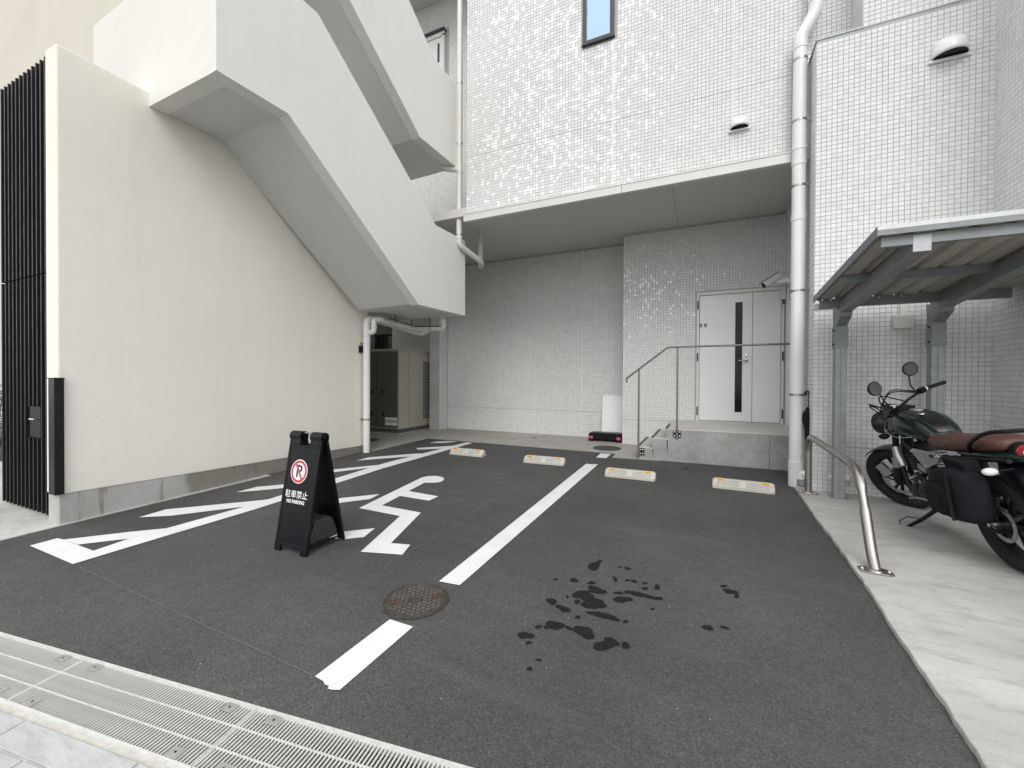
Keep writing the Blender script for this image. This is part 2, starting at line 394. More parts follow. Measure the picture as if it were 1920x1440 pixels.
def arc(p0, c, p1, n=8):     # quadratic curve points for elbows
    p0, c, p1 = map(V3, (p0, c, p1)); return [(1 - t) ** 2 * p0 + 2 * t * (1 - t) * c + t * t * p1 for t in np.linspace(0, 1, n)]
def fillet(pts, r):          # round the corners of a polyline
    pts = [V3(p) for p in pts]; o = [pts[0]]
    for i in range(1, len(pts) - 1):
        a, b, c = pts[i - 1], pts[i], pts[i + 1]; d1 = a - b; d2 = c - b
        rr = min(r, np.linalg.norm(d1) * 0.49, np.linalg.norm(d2) * 0.49)
        o += arc(b + d1 / np.linalg.norm(d1) * rr, b, b + d2 / np.linalg.norm(d2) * rr, 7)
    return o + [pts[-1]]
PITCH = 0.046
def tile_wall(name, parent, o, u, v, wid, hgt, skip=None, gap=0.0038, th=0.004, pu=PITCH, pv=PITCH, tilt=0.006, glint=None, skip_idx=False):
    """one mosaic of small glazed tiles standing proud of the grout; o is the lower start corner, u x v points outwards"""
    o, u, v = V3(o), V3(u), V3(v); nrm = np.cross(u, v)
    nu, nv = max(1, round(wid / pu)), int(hgt / pv)
    pu = wid / nu
    I, J = np.meshgrid(np.arange(nu), np.arange(nv), indexing='ij'); I, J = I.ravel(), J.ravel()
    if skip is not None:
        k = np.array([not skip((a + .5) * PITCH if skip_idx else a * pu + pu / 2, b * pv + pv / 2) for a, b in zip(I, J)]); I, J = I[k], J[k]
    n = len(I); g = gap / 2
    base = np.array([(g, g), (pu - g, g), (pu - g, pv - g), (g, pv - g)])
    ins = 0.0012
    topq = np.array([(g + ins, g + ins), (pu - g - ins, g + ins), (pu - g - ins, pv - g - ins), (g + ins, pv - g - ins)])
    st = np.stack([I * pu, J * pv], 1)
    P0 = st[:, None, :] + base[None]; P1 = st[:, None, :] + topq[None]
    ta = rng.normal(0, tilt, (n, 2)); cen = st[:, None, :] + np.array([pu / 2, pv / 2])
    dz = th + ((P1 - cen) * ta[:, None, :]).sum(2) + rng.normal(0, 0.0003, (n, 1))
    W0 = o + P0[..., :1] * u + P0[..., 1:] * v - nrm * 0.001
    W1 = o + P1[..., :1] * u + P1[..., 1:] * v + dz[..., None] * nrm
    vs = np.concatenate([W0, W1], 1).reshape(-1, 3) - WO[parent.name]
    fb = np.array([(4, 5, 6, 7), (0, 1, 5, 4), (1, 2, 6, 5), (2, 3, 7, 6), (3, 0, 4, 7)])
    fs = (np.arange(n)[:, None, None] * 8 + fb[None]).reshape(-1, 4)
    rv = rng.random(n) * .73
    if glint is not None:
        pr_ = np.array([glint(a * pu, b * pv) for a, b in zip(I, J)]); hit = rng.random(n) < pr_; rv[hit] = .76 + .24 * rng.random(hit.sum())  # picked tiles carry a painted sky reflection: whiter and glossier
    me = bpy.data.meshes.new(name)
    me.vertices.add(len(vs)); me.vertices.foreach_set('co', vs.astype(np.float32).ravel())
    me.loops.add(fs.size); me.loops.foreach_set('vertex_index', fs.astype(np.int32).ravel())
    me.polygons.add(len(fs)); me.polygons.foreach_set('loop_start', (np.arange(len(fs)) * 4).astype(np.int32))
    me.polygons.foreach_set('loop_total', np.full(len(fs), 4, np.int32))
    at = me.attributes.new('rnd', 'FLOAT', 'FACE'); at.data.foreach_set('value', np.repeat(rv, 5).astype(np.float32))
    me.polygons.foreach_set('use_smooth', np.zeros(len(fs), bool)); me.update(calc_edges=True); me.validate(); me.materials.append(M['tile'])
    ob = bpy.data.objects.new(name, me); COL.objects.link(ob); ob.parent = parent; WO[ob.name] = WO[parent.name]
    ob['kind'] = 'stuff'
    return ob
def text_mesh(name, body, size, mat, parent, origin, u, v, cjk=False, bold=0.0, sx=1.0):
    """flat lettering laid in the plane (u, v) with its centre at origin"""
    cu = bpy.data.curves.new(name, 'FONT'); cu.body = body; cu.size = size; cu.align_x = 'CENTER'; cu.align_y = 'CENTER'; cu.offset = bold; cu.extrude = 0.0006
    cu.resolution_u = 3
    tmp = bpy.data.objects.new(name + '_curve', cu); COL.objects.link(tmp)
    dg = bpy.context.evaluated_depsgraph_get(); me = bpy.data.meshes.new_from_object(tmp.evaluated_get(dg))
    bpy.data.objects.remove(tmp)
    o, u, v = V3(origin), V3(u), V3(v); n = np.cross(u, v)
    wo = WO[parent.name]
    for q in me.vertices:
        c = q.co; q.co = Vector(o + c.x * sx * u + c.y * v + c.z * n - wo)
    me.materials.clear(); me.materials.append(M[mat])
    ob = bpy.data.objects.new(name, me); COL.objects.link(ob); ob.parent = parent; WO[ob.name] = wo
    return ob

# ================================================================== the ground
def gp(x, y, dz=0.0): return (x, y, GS * y + dz)
GA = V3((-3.185, 0.80, 0)); GD = V3((0.9895, 0.1441, 0)); GN = V3((-0.1441, 0.9895, 0))     # line of the drain along the street
def gl(s_, t_, dz=0.0):      # s along the drain, t towards the building
    p = GA + GD * s_ + GN * t_; return (p[0], p[1], GS * p[1] + dz)
earth = struct(MB().sheet([(-400, -400, -8.6), (400, -400, -8.6), (400, 400, -8.6), (-400, 400, -8.6)]).build('ground', 'road'))
lot = MB()
nxs, nys = 60, 60
poly = [gl(-8, 0.012), gl(8, 0.012), gp(4.8, 9.6), gp(-11, 9.6)]
lot.sheet(poly); lot = struct(lot.build('parking_lot', 'asphalt')); WO['parking_lot'] = np.zeros(3)
apr = MB()
a0, a1 = G((109.5, 986), .006), G((0, 1013), .006); dA = (a1 - a0) / (a1[1] - a0[1])
a2 = a0 + dA * (0.62 - a0[1])
apr.prism([V3(gp(a0[0], a0[1], .006)), V3(gp(a2[0], 0.62, .006)), V3(gp(-9.5, -0.05, .006)), V3(gp(-9.5, 3.5, .006)), V3(gp(a0[0], 3.5, .006))], (0, 0, -0.05))
struct(apr.build('entrance_apron', 'pad'))
cs = MB()
k = [G((692, 848)), G((803, 822)), G((1155, 851)), G((1148, 858)), G((1200, 861))]
bpoly = [(-9, 5.3), (-5.02, 5.3), (k[0][0], k[0][1]), (k[1][0], k[1][1]), (k[2][0], k[2][1]), (k[3][0], k[3][1]), (-0.6, 6.43), (-0.6, 9.5), (-9, 9.5)]
cs.prism([gp(x, y, .005) for x, y in bpoly], (0, 0, -0.04)); struct(cs.build('concrete_strip', 'strip'))
pad = MB()
edge = [G(p, 0.0) for p in [(1489.6, 915.8), (1511, 946), (1537.2, 983.9), (1559.6, 1013), (1598.5, 1065.6), (1634.5, 1120), (1703.7, 1228.7), (1767.5, 1323), (1840.7, 1440)]]
jit = []
for i in range(len(edge) - 1):
    for q in range(6):
        p = edge[i] + (edge[i + 1] - edge[i]) * q / 6; jit.append((p[0] + random.uniform(-.006, .006), p[1]))
e = edge[-1]; jit += [(e[0], e[1]), (0.83, 1.30 + 0.012)]
top = [gp(x, y, 0.026) for x, y in jit] + [gp(3.3, 1.66, 0.026), gp(3.3, 5.5, .026), gp(1.0, 5.5, .026)]
pad.prism(top, (0, 0, -0.06)); struct(pad.build('motorcycle_pad', 'pad', bevel=0.006))
# drain channel below the grating
ch = MB()
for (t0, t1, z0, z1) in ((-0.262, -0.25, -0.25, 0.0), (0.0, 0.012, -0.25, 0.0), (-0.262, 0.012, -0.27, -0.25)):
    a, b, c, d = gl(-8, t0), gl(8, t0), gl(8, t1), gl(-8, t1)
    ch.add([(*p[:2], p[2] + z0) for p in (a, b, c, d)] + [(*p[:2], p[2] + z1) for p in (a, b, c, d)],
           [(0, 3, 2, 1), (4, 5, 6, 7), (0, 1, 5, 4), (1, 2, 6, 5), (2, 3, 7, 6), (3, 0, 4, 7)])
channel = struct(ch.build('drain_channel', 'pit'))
WO[channel.name] = np.zeros(3)
for t_ in (-0.2565, 0.0068):
    m = MB(); m.bar(gl(-5, t_, -.0045), gl(5, t_, -.0045), 0.013, 0.012); m.build('edge_angle', 'grate', channel)
# pavement of granite slabs in front of the drain
pv = MB(); pv.sheet([gl(-8, -0.263, -.004), gl(8, -0.263, -.004), gl(8, -2.4, -.004), gl(-8, -2.4, -.004)])
pave = struct(pv.build('pavement', 'mortar')); WO[pave.name] = np.zeros(3)
s0 = (V3((-2.301, 0.659, 0)) - GA) @ GD
for row, (ta, tb, off) in enumerate(((-0.285, -0.382, 0.0), (-0.390, -0.69, 0.22), (-0.698, -0.998, 0.52), (-1.006, -1.306, 0.1), (-1.314, -1.614, 0.4))):
    for i in range(-5, 8):
        sa = s0 + off + i * 0.605; sb = sa + 0.597; j = random.uniform(-.0015, .0015)
        m = MB(); m.prism([gl(sa, ta, .002 + j), gl(sb, ta, .002 + j), gl(sb, tb, .002 + j), gl(sa, tb, .002 + j)], (0, 0, -0.03))
        m.build('paving_stone', 'stone', pave, bevel=0.003)
struct(MB().sheet([gl(-40, -2.401, -.06), gl(40, -2.401, -.06), gl(40, -14, -.06), gl(-40, -14, -.06)]).build('road', 'road'))
kb = MB(); kb.bar(gl(-20, -2.46, -.03), gl(20, -2.46, -.03), 0.12, 0.10); struct(kb.build('kerb', 'cast', bevel=.01))

# ---- painted markings (parts of the parking lot)
def mark(name, pts, dz=0.004, mat='paint'):
    return MB().sheet([G(p, dz) for p in pts]).build(name, mat, lot)
def z1(x, y): return (x / 8, 880 + y / 8)
def z2(x, y): return (240 + x / 8, 820 + y / 8)
def z3(x, y): return (480 + x / 8, 800 + y / 8)
def z4(x, y): return (680 + x / 8, 780 + y / 8)
def z5(x, y): return (640 + x / 8, 880 + y / 8)
def z8(x, y): return (1000 + x / 8, 780 + y / 8)
# long line with its wide front bar
mark('boundary_line', [(56, 1023), (107.5, 1009), (119, 1011.5), (144, 1021), (175, 1032.5), (240, 1010.5), (460, 949.4), (720, 868.5), (874.4, 829.4), (886.2, 830.6), (720, 877.5), (480, 954.2), (240, 1026), (136.3, 1057.5)])
mark('hatch_stripe', [(119, 1011.6), (240, 997.5), (317.5, 990), (285, 1000.5), (240, 1010), (146, 1021)], .0045)
mark('hatch_stripe', [(260, 970), (311, 955), (480, 938.75), (524, 934), (500, 941), (460, 949.6), (240 + 160 / 8 + 60, 967)], .0045)
mark('hatch_stripe', [(442.5, 923), (480, 913), (526, 908.75), (625, 898), (600, 905.8), (525.6, 915.6), (480, 920)], .0045)
mark('hatch_stripe', [(572, 889.5), (600, 882.8), (627, 880), (720, 870.6), (745, 866), (700, 876), (627, 885.3)], .0045)
mark('hatch_stripe', [(669, 863.75), (691, 857.5), (771, 851), (792, 850.2), (772.5, 855.6), (680, 862.7)], .0045)
mark('hatch_stripe', [(780, 840), (846, 836), (862, 833.5), (830, 841), (783.8, 843)], .0045)
mark('hatch_stripe', [(805, 830.6), (816, 828), (842.5, 826.9), (857, 828), (830, 830.6)], .0045)
mark('bay_line', [(590.5, 1268), (731, 1161), (774.5, 1174.8), (637, 1293.5), (622, 1293), (614, 1291), (617, 1286), (609, 1283), (606, 1277)])
mark('bay_line', [(823, 1090), z8(815, 697), z8(985, 712), (862, 1097)])
mark('bay_line', [z8(1010, 560), z8(1165, 570), z8(1095, 632), z8(940, 622)])
mark('wheelchair_symbol', [z5(*q) for q in [(265, 580), (1200, 125), (1290, 103), (1400, 97), (1490, 110), (1532, 128), (1543, 145), (1525, 170), (1480, 190), (1400, 200), (1250, 200), (1010, 325), (1455, 405), (1315, 470), (880, 398), (610, 540), (1195, 648), (745, 1105), (1035, 1130), (915, 1280), (290, 1235), (880, 700)]])
mark('wheelchair_symbol', [z5(*q) for q in [(575, 370), (430, 445), (0, 500), (-200, 560), (-330, 660), (-330, 780), (-230, 880), (50, 930), (505, 882), (340, 1015), (10, 1050), (-300, 1010), (-480, 900), (-540, 760), (-500, 620), (-330, 510), (0, 430)]])
def chalk(p, q, w_=0.005):
    a, b = G(p, .003), G(q, .003); d = b - a; n = np.array([-d[1], d[0], 0]); n /= np.linalg.norm(n)
    MB().sheet([a + n * w_ / 2, b + n * w_ / 2, b - n * w_ / 2, a - n * w_ / 2]).build('chalk_line', 'chalk', lot)
for p, q in (((150, 1064), (585, 1265)), ((720, 1062), (884, 968)), ((870, 970), (1000, 892)), ((145, 1001), (440, 924)), ((530, 902), (668, 864)), ((1240, 899), (1340, 905)), ((700, 858), (800, 832)), ((655, 1033), (676, 1034))):
    chalk(p, q)
# wet drips
wz_ = .0015
def zw(x, y): return (900 + x / 3.272, 1000 + y / 3.272)
for it in [(700, 200, 70, 40, 0), (735, 170, 25, 12, 0), (857, 207, 20, 10, 0), (905, 215, 35, 14, 5), (578, 288, 40, 22, 0), (685, 303, 40, 18, 0), (715, 348, 90, 40, 12), (635, 378, 100, 50, 0), (700, 432, 120, 55, 10), (655, 405, 70, 50, 40),
           (440, 417, 55, 30, 0), (512, 462, 80, 28, 15), (597, 418, 36, 20, 0), (537, 387, 16, 12, 0), (850, 365, 45, 14, 0), (900, 360, 30, 16, 0), (875, 405, 100, 30, 5), (995, 378, 150, 24, 14), (1100, 398, 40, 16, 20), (1012, 305, 25, 10, 0),
           (1012, 338, 30, 18, 0), (1088, 335, 30, 16, 0), (1085, 320, 28, 10, 0), (905, 287, 25, 10, 0), (945, 293, 38, 12, 8), (830, 280, 30, 18, 40), (760, 505, 155, 30, 12), (600, 513, 30, 14, 0), (893, 540, 30, 16, 0), (460, 562, 110, 36, 14),
           (640, 605, 130, 48, 17), (280, 625, 75, 36, 5), (298, 670, 30, 16, 0), (358, 572, 34, 18, 0), (405, 575, 28, 18, 0), (545, 580, 40, 16, 15), (805, 663, 100, 30, 16), (752, 690, 105, 42, 8), (893, 687, 48, 30, 0), (360, 775, 30, 12, 10),
           (303, 830, 38, 16, 0), (1495, 322, 35, 12, 5), (1535, 355, 80, 20, 15), (1575, 380, 26, 24, 0), (1397, 577, 64, 22, 8), (1503, 577, 50, 12, 20), (463, 280, 30, 7, 5), (1058, 463, 24, 9, 0)]:
    cx, cy, ww, hh, an = it; ww *= 1.18; hh *= 1.22; n = 26; ph = [random.uniform(0, 6.28) for _ in range(4)]; pts = []
    for j in range(n):
        a = 2 * math.pi * j / n; rr = 1 + .16 * math.sin(2 * a + ph[0]) + .11 * math.sin(3 * a + ph[1]) + .07 * math.sin(5 * a + ph[2]) + .06 * math.sin(9 * a + ph[3])
        x, y = ww / 2 * rr * math.cos(a), hh / 2 * rr * math.sin(a); ca, sa = math.cos(R_(an)), math.sin(R_(an))
        pts.append(zw(cx + x * ca - y * sa, cy + x * sa + y * ca))
    mark('wet_patch', pts, wz_, 'wet'); wz_ += .00006

# ================================================================== gratings
def grating(sa, sb, label):
    root = thing('drain_grating', label, 'grating', gl(sa, -0.1255, 0), 'steel gratings along the street edge')
    for t_ in (-0.2475, -0.0035):
        m = MB(); m.bar(gl(sa + .002, t_, -.010), gl(sb - .002, t_, -.010), 0.005, 0.025); m.build('side_bar', 'grate', root)
    for s_ in (sa + .004, sb - .004):
        m = MB(); m.bar(gl(s_, -0.245, -.010), gl(s_, -0.006, -.010), 0.005, 0.025); m.build('end_bar', 'grate', root)
    n = int((sb - sa) / 0.0152); first = None
    for i in range(1, n):
        s_ = sa + (sb - sa) * i / n
        if first is None:
            m = MB(); m.bar(gl(s_, -0.245, -.003), gl(s_, -0.006, -.003), 0.0056, 0.007); first = m.build('bar', 'grate', root); s1 = s_
        else:
            c = first.copy(); COL.objects.link(c); d = np.array(gl(s_, 0)) - np.array(gl(s1, 0)); c.location = tuple(d); c.parent = root
    for t_ in (-0.170, -0.085):
        m = MB(); L_ = 2 * n
        for i in range(L_):
            s_ = sa + (sb - sa) * i / L_; a = gl(s_, t_, .0015 if i % 2 else -.001); b = gl(s_ + (sb - sa) / L_, t_, -.001 if i % 2 else .0015); m.bar(a, b, 0.0055, 0.005)
        m.build('cross_rod', 'grate', root)
    for s_, t_ in ((sa + .108, -.026), (sb - .108, -.026), (sa + .108, -.225), (sb - .108, -.225)):
        m = MB(); m.obox(gl(s_, t_, .0035), GD * .028, GN * .019, (0, 0, .002)); tb = m.build('clip_plate', 'tab', root, bevel=.0008)
        m = MB(); m.cyl(gl(s_, t_, .0055), gl(s_, t_, .0065), .0045, 10); m.build('bolt_hole', 'black', tb)
sj = [(V3((x, 0.80 + (x + 3.185) * 0.1455, 0)) - GA) @ GD for x in (-3.52, -2.545, -1.56, -0.58)]
grating(sj[0], sj[1], 'steel drain grating by the concrete apron of the slatted gate')
grating(sj[1], sj[2], 'steel drain grating between two other gratings, with the pale granite slabs alongside')
grating(sj[2], sj[3], 'steel drain grating nearest the torn end of the white bay line')

for k0, k1 in ((sj[0] - 4.5, sj[0] - .004), (sj[3] + .004, sj[3] + 4.4)):
    gc = MB(); gc.prism([gl(k0, -0.249, .001), gl(k1, -0.249, .001), gl(k1, -0.002, .001), gl(k0, -0.002, .001)], (0, 0, -0.05)); struct(gc.build('gutter_cover', 'cast', bevel=.003))

# ================================================================== manhole covers
def manhole(name, c, r, label, mats, detail=True):
    root = thing(name, label, 'manhole', c)
    up = V3((0, -GS, 1)); up /= np.linalg.norm(up)
    MB().lathe(c, up, [(r, 0), (r, .004), (r * .95, .005), (r * .945, .001), (r * .93, .001)], 48).build('frame_ring', mats[0], root, smooth=40)
    plate = MB().lathe(c, up, [(r * .93, .0), (r * .93, .004), (r * .90, .005), (r * .89, .003), (0.0, .003)], 48).build('lid', mats[0], root, smooth=40)
    if detail:
        e1 = V3((1, 0, 0)); e2 = np.cross(up, e1); m = MB()
        n = int(r / 0.024)
        for i in range(-n, n + 1):
            for j in range(-n, n + 1):
                x, y = (i + .5 * (j % 2)) * .030, j * .026; d = math.hypot(x, y)
                if d > r * .84 or d < r * .22: continue
                if min(math.hypot(x - r * .48, y - r * .42), math.hypot(x + r * .48, y + r * .42)) < r * .17: continue
                m.obox(V3(c) + e1 * x + e2 * y + up * .004, (e1 + e2 * .4) * .0085, (e2 - e1 * .2) * .0065, up * .0022)
        m.build('raised_studs', 'stud', plate, kind='stuff')
        MB().lathe(c, up, [(r * .20, .003), (r * .20, .0062), (r * .17, .0062), (r * .165, .0045), (0, .0045)], 28).build('centre_boss', mats[0], plate, smooth=40)
        for sgn in (-1, 1):
            q = V3(c) + e1 * r * .48 * sgn + e2 * r * .42 * sgn
            for w2 in (-1, 1):
                m = MB(); m.obox(q + e1 * .016 * w2 + up * .0034, e1 * .010, e2 * .014, up * .0012); m.build('lift_slot', 'rust', plate)
    return root
manhole('manhole_cover', G((780, 1125.5), .003), 0.185, 'round rusty iron manhole cover with studs, between two white bay lines', ('castiron',))
manhole('manhole_cover', G((1138, 840.5), .0055), 0.235, 'plain dark round lid in the concrete strip before the steps', ('lid',), False)
manhole('manhole_cover', G((1112, 865), .003), 0.20, 'asphalt-coloured round lid breaking the white bay line', ('asphalt',), False)
manhole('manhole_cover', G((694, 825), .006), 0.17, 'dark round lid beside the grey cabinet plinth', ('lid',), False)
m = MB(); c = G((1285, 879), .004); m.obox(c, (.05, 0, 0), (0, .012, 0), (0, 0, .002)); m.build('small_drain_slot', 'black', lot)
c = G((1002, 821), .008); MB().lathe(c, (0, 0, 1), [(.045, 0), (.045, .002), (0, .002)], 20).build('floor_drain', 'lid', None)
tag(bpy.data.objects['floor_drain'], 'tiny dark round drain lid alone in the back concrete strip', 'drain')

# ================================================================== tiled apartment building
YF, YT, YC, YB = 5.78, 5.41, 7.70, 8.22
XT, XR, XU = 1.065, 2.44, 1.454          # left edge of the tall block, inner corner on the right, upper return
ZS, ZK = 3.96, 4.94                      # soffit, cap of the low block
TOPZ = 9.6
bld = thing('apartment_building', 'white mosaic-tiled apartment building with a deep recessed entrance', 'building', (0, 8.0, 0.16))
def wall(a, b, mat='grout', name='wall'): return MB().box(a, b).build(name, mat, bld)
wall((-3.5, YF, ZS + .002), (XU + .2, YF + .25, TOPZ), name='facade_wall')
wall((XT, YT, 0), (XR + .2, YT + .42, ZK), name='block_wall')
wall((1.15, YT + .42, 0), (XR + .2, 8.5, ZS - .001), name='recess_side_wall')
wall((XU, YT, ZK), (XR + .2, YT + .36, TOPZ), name='block_wall')
wall((XR, 4.45, 0), (XR + .25, YT, TOPZ), name='return_wall')
wall((XR + .02, 1.75, 0), (XR + .2, 4.449, 1.15), mat='stair_stucco', name='low_wall')
wall((-1.345, YC, 0), (1.15, YC + .35, ZS - .001), name='entrance_wall')
wall((-5.47, YB, 0), (-1.345, YB + .2, ZS - .001), name='rear_wall')
wall((-5.75, 7.89, 0), (-5.48, YB + .2, ZS - .001), name='pier')
xa_ = PY((735, 640), 9.3)[0]
wall((xa_, 9.3, 0), (-5.48, 9.5, ZS - .001), name='rear_wall')
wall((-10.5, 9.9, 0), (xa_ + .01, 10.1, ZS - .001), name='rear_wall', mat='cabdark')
wall((-9.0, 7.1, ZS + .14), (-3.5, 7.3, TOPZ), name='gallery_wall')
wall((-3.52, YF + .25, ZS + .14), (-3.3, 7.1, TOPZ), name='gallery_end_wall')
MB().box((-7.65, YF + .001, ZS), (1.6, 9.6, ZS + .13)).build('soffit', 'soffit', bld)
MB().box((-9.0, 5.9, 9.02), (-3.53, 7.09, 9.2)).build('gallery_ceiling', 'soffit', bld)
fz = PY((873, 416), 5.72)[2]
fa = MB().box((-3.51, 5.70, fz), (XT - .003, YF - .005, fz + .125)).build('fascia', 'fascia', bld, bevel=.004)
MB().box((-3.512, 5.693, fz + .108), (XT - .004, 5.71, fz + .122)).build('drip_edge', 'fascia', fa)
MB().box((-1.03, 5.698, fz + .001), (-1.026, 5.70, fz + .12)).build('joint', 'darkgrey', fa)
MB().box((XT - .008, YT - .008, ZK), (XU, YT + .43, ZK + .022)).build('cap_flashing', 'galv', bld)
# window
wl, wr = PY((1092.5, 86), YF - .03), PY((1151, 66), YF - .03); wz = wl[2]
wx0, wx1 = wl[0], wr[0]
win = MB(); T = 0.055
win.box((wx0, YF - .035, wz), (wx0 + T, YF + .05, TOPZ - .3)); win.box((wx1 - T, YF - .035, wz), (wx1, YF + .05, TOPZ - .3))
win.box((wx0 + T, YF - .035, wz), (wx1 - T, YF + .05, wz + .05)); win.box((wx0 - .012, YF - .05, wz - .012), (wx1 + .012, YF + .0, wz + .002))
winp = MB(); winp.box((wx0 + .02, YF - .006, wz + .02), (wx1 - .02, YF - .001, TOPZ - .3))
wf = win.build('window', 'frame', bld); winp.build('pane', 'glasssky', wf)
# tile fields
EX, EZ = (1, 0, 0), (0, 0, 1)
h1 = PY((870, 297.7), YF)[2]                       # joint level of the facade
def fskip(a, b): return wx0 - .03 < -3.5 + a < wx1 + .03 and fz + .125 + b > wz - .03
tile_wall('mosaic_tiles', bld, (-3.5, YF, fz + .127), EX, EZ, XU + 3.5, TOPZ - fz - .2, fskip, glint=lambda a, b: .25 * math.exp(-(max(0, abs(a - 3.5 + 1.95) - .75) / .55) ** 2) * (1 if b < 3.2 else .5))  # painted glints clustered where the facade would mirror bright sky
# the tall block: the 300 tiles that show largest are single pieces, the rest one mosaic
cand = []
NU, NV = round((XR - XT) / PITCH), int((ZK - .12) / PITCH); PQ = (XR - XT) / NU
def vis_area(x, z):
    a = proj((x, YT, z)); b = proj((x + PQ, YT, z)); c = proj((x, YT, z + PITCH))
    ins = 0 < a[0] < 1915 and 4 < a[1] < 1436
    return abs((b[0] - a[0]) * (c[1] - a[1]) - (b[1] - a[1]) * (c[0] - a[0])) if ins else 0
for i in range(NU):
    for j in range(NV):
        x, z = XT + i * PQ, .12 + j * PITCH
        if 2.45 < z < ZK: cand.append((vis_area(x, z), i, j))
cand.sort(reverse=True); singles = {(i, j) for _, i, j in cand[:300]}
tile_wall('mosaic_tiles', bld, (XT, YT, .12), EX, EZ, XR - XT, ZK - .12, lambda a, b: (int(a / PITCH), int(b / PITCH)) in singles, skip_idx=True)
g = .0038 / 2; q = PITCH; k_ = PQ; me1 = None
for i, j in sorted(singles):
    if me1 is None:
        m = MB(); m.add([(g, .001, g), (k_ - g, .001, g), (k_ - g, .001, q - g), (g, .001, q - g), (g + .001, -.004, g + .001), (k_ - g - .001, -.004, g + .001), (k_ - g - .001, -.004, q - g - .001), (g + .001, -.004, q - g - .001)],
                        [(4, 5, 6, 7), (0, 1, 5, 4), (1, 2, 6, 5), (2, 3, 7, 6), (3, 0, 4, 7)])
        ob = m.build('tile', 'tile1', bld, local=True); me1 = ob.data
    else:
        ob = bpy.data.objects.new('tile', me1); COL.objects.link(ob); ob.parent = bld
    ob.location = (XT + i * k_, YT - 8.0, .12 + j * q - .16)
    ob.rotation_euler = (random.gauss(0, .005), 0, random.gauss(0, .005))
tile_wall('mosaic_tiles', bld, (XU, YT, ZK + .01), EX, EZ, XR - XU, TOPZ - ZK - .1)
tile_wall('mosaic_tiles', bld, (XU, YF - .005, ZK + .03), (0, -1, 0), EZ, YF - YT, TOPZ - ZK - .1)
tile_wall('mosaic_tiles', bld, (XT, YT + .42, .12), (0, -1, 0), EZ, .42, ZK - .14)
tile_wall('mosaic_tiles', bld, (1.15, YC, .12), (0, -1, 0), EZ, YC - YT - .42, ZS - .14, lambda a, b: False)
tile_wall('mosaic_tiles', bld, (XR, YT - .003, .12), (0, -1, 0), EZ, .955, TOPZ - .3)
dl, dr = PY((1305.5, 788), YC), PY((1467.5, 793), YC); dt = PY((1307, 552), YC)
tile_wall('mosaic_tiles', bld, (-1.345, YC, .15), EX, EZ, 2.49, ZS - .16, lambda a, b: dl[0] - .02 < -1.345 + a < dr[0] + .03 and .15 + b < dt[2] + .03, glint=lambda a, b: .22 * math.exp(-((b - 2.75) / .5) ** 2) * math.exp(-(a / .9) ** 2))  # same painted sky glints, fading to the right of the entrance wall
tile_wall('mosaic_tiles', bld, (-1.345, YB, .15), (0, -1, 0), EZ, .0, ZS - .16) if False else None
tile_wall('mosaic_tiles', bld, (-5.47, YB, .15), EX, EZ, 4.12, ZS - .16)
tile_wall('mosaic_tiles', bld, (-5.48, 7.89, .15), (0, 1, 0), EZ, .33, ZS - .16)
tile_wall('mosaic_tiles', bld, (xa_ + .005, 9.3, .15), EX, EZ, -5.5 - xa_, ZS - .16)
tile_wall('mosaic_tiles', bld, (-9.0, 7.1, ZS + .15), EX, EZ, 5.48, TOPZ - ZS - .3, lambda a, b: -5.9 < -9 + a < -4.72 and ZS + .15 + b > 6.3 and ZS + .15 + b < 8.42)
# movement joints of the facade
def joint(a, b, mat, w_=.009):
    MB().bar(a, b, w_, .0045 * 2, up=(0, 1, 0) if abs(a[2] - b[2]) > .1 else (0, 0, 1)).build('movement_joint', mat, bld)
for px_ in (1091.5, 1149.5):
    x = PY((px_, 240), YF)[0]; MB().box((x - .006, YF - .0056, fz + .13), (x + .006, YF, wz - .012)).build('movement_joint', 'sealant', bld)
x = PY((1376, 150), YF)[0]; MB().box((x - .005, YF - .0056, fz + .13), (x + .005, YF, TOPZ - .2)).build('movement_joint', 'sealant', bld)
MB().box((-3.49, YF - .0054, h1 - .006), (XU, YF, h1 + .006)).build('movement_joint', 'grout', bld)
MB().box((XU, YT - .0054, ZK), (XR, YT, ZK + .012)).build('movement_joint', 'grout', bld)
x = PY((1092, 600), YB)[0]; MB().box((x - .006, YB - .0056, .16), (x + .006, YB, ZS)).build('movement_joint', 'sealant', bld)
z = PY((1000, 768), YB)[2]; MB().box((-5.47, YB - .0056, z - .005), (-1.35, YB, z + .005)).build('movement_joint', 'grout', bld)
z = PY((1240, 789), YC)[2]; MB().box((-1.345, YC - .0056, z - .005), (dl[0] - .06, YC, z + .005)).build('movement_joint', 'grout', bld)
z = PY((1640, 842), YT)[2]; MB().box((XT, YT - .0056, z - .005), (XR, YT, z + .005)).build('movement_joint', 'grout', bld)
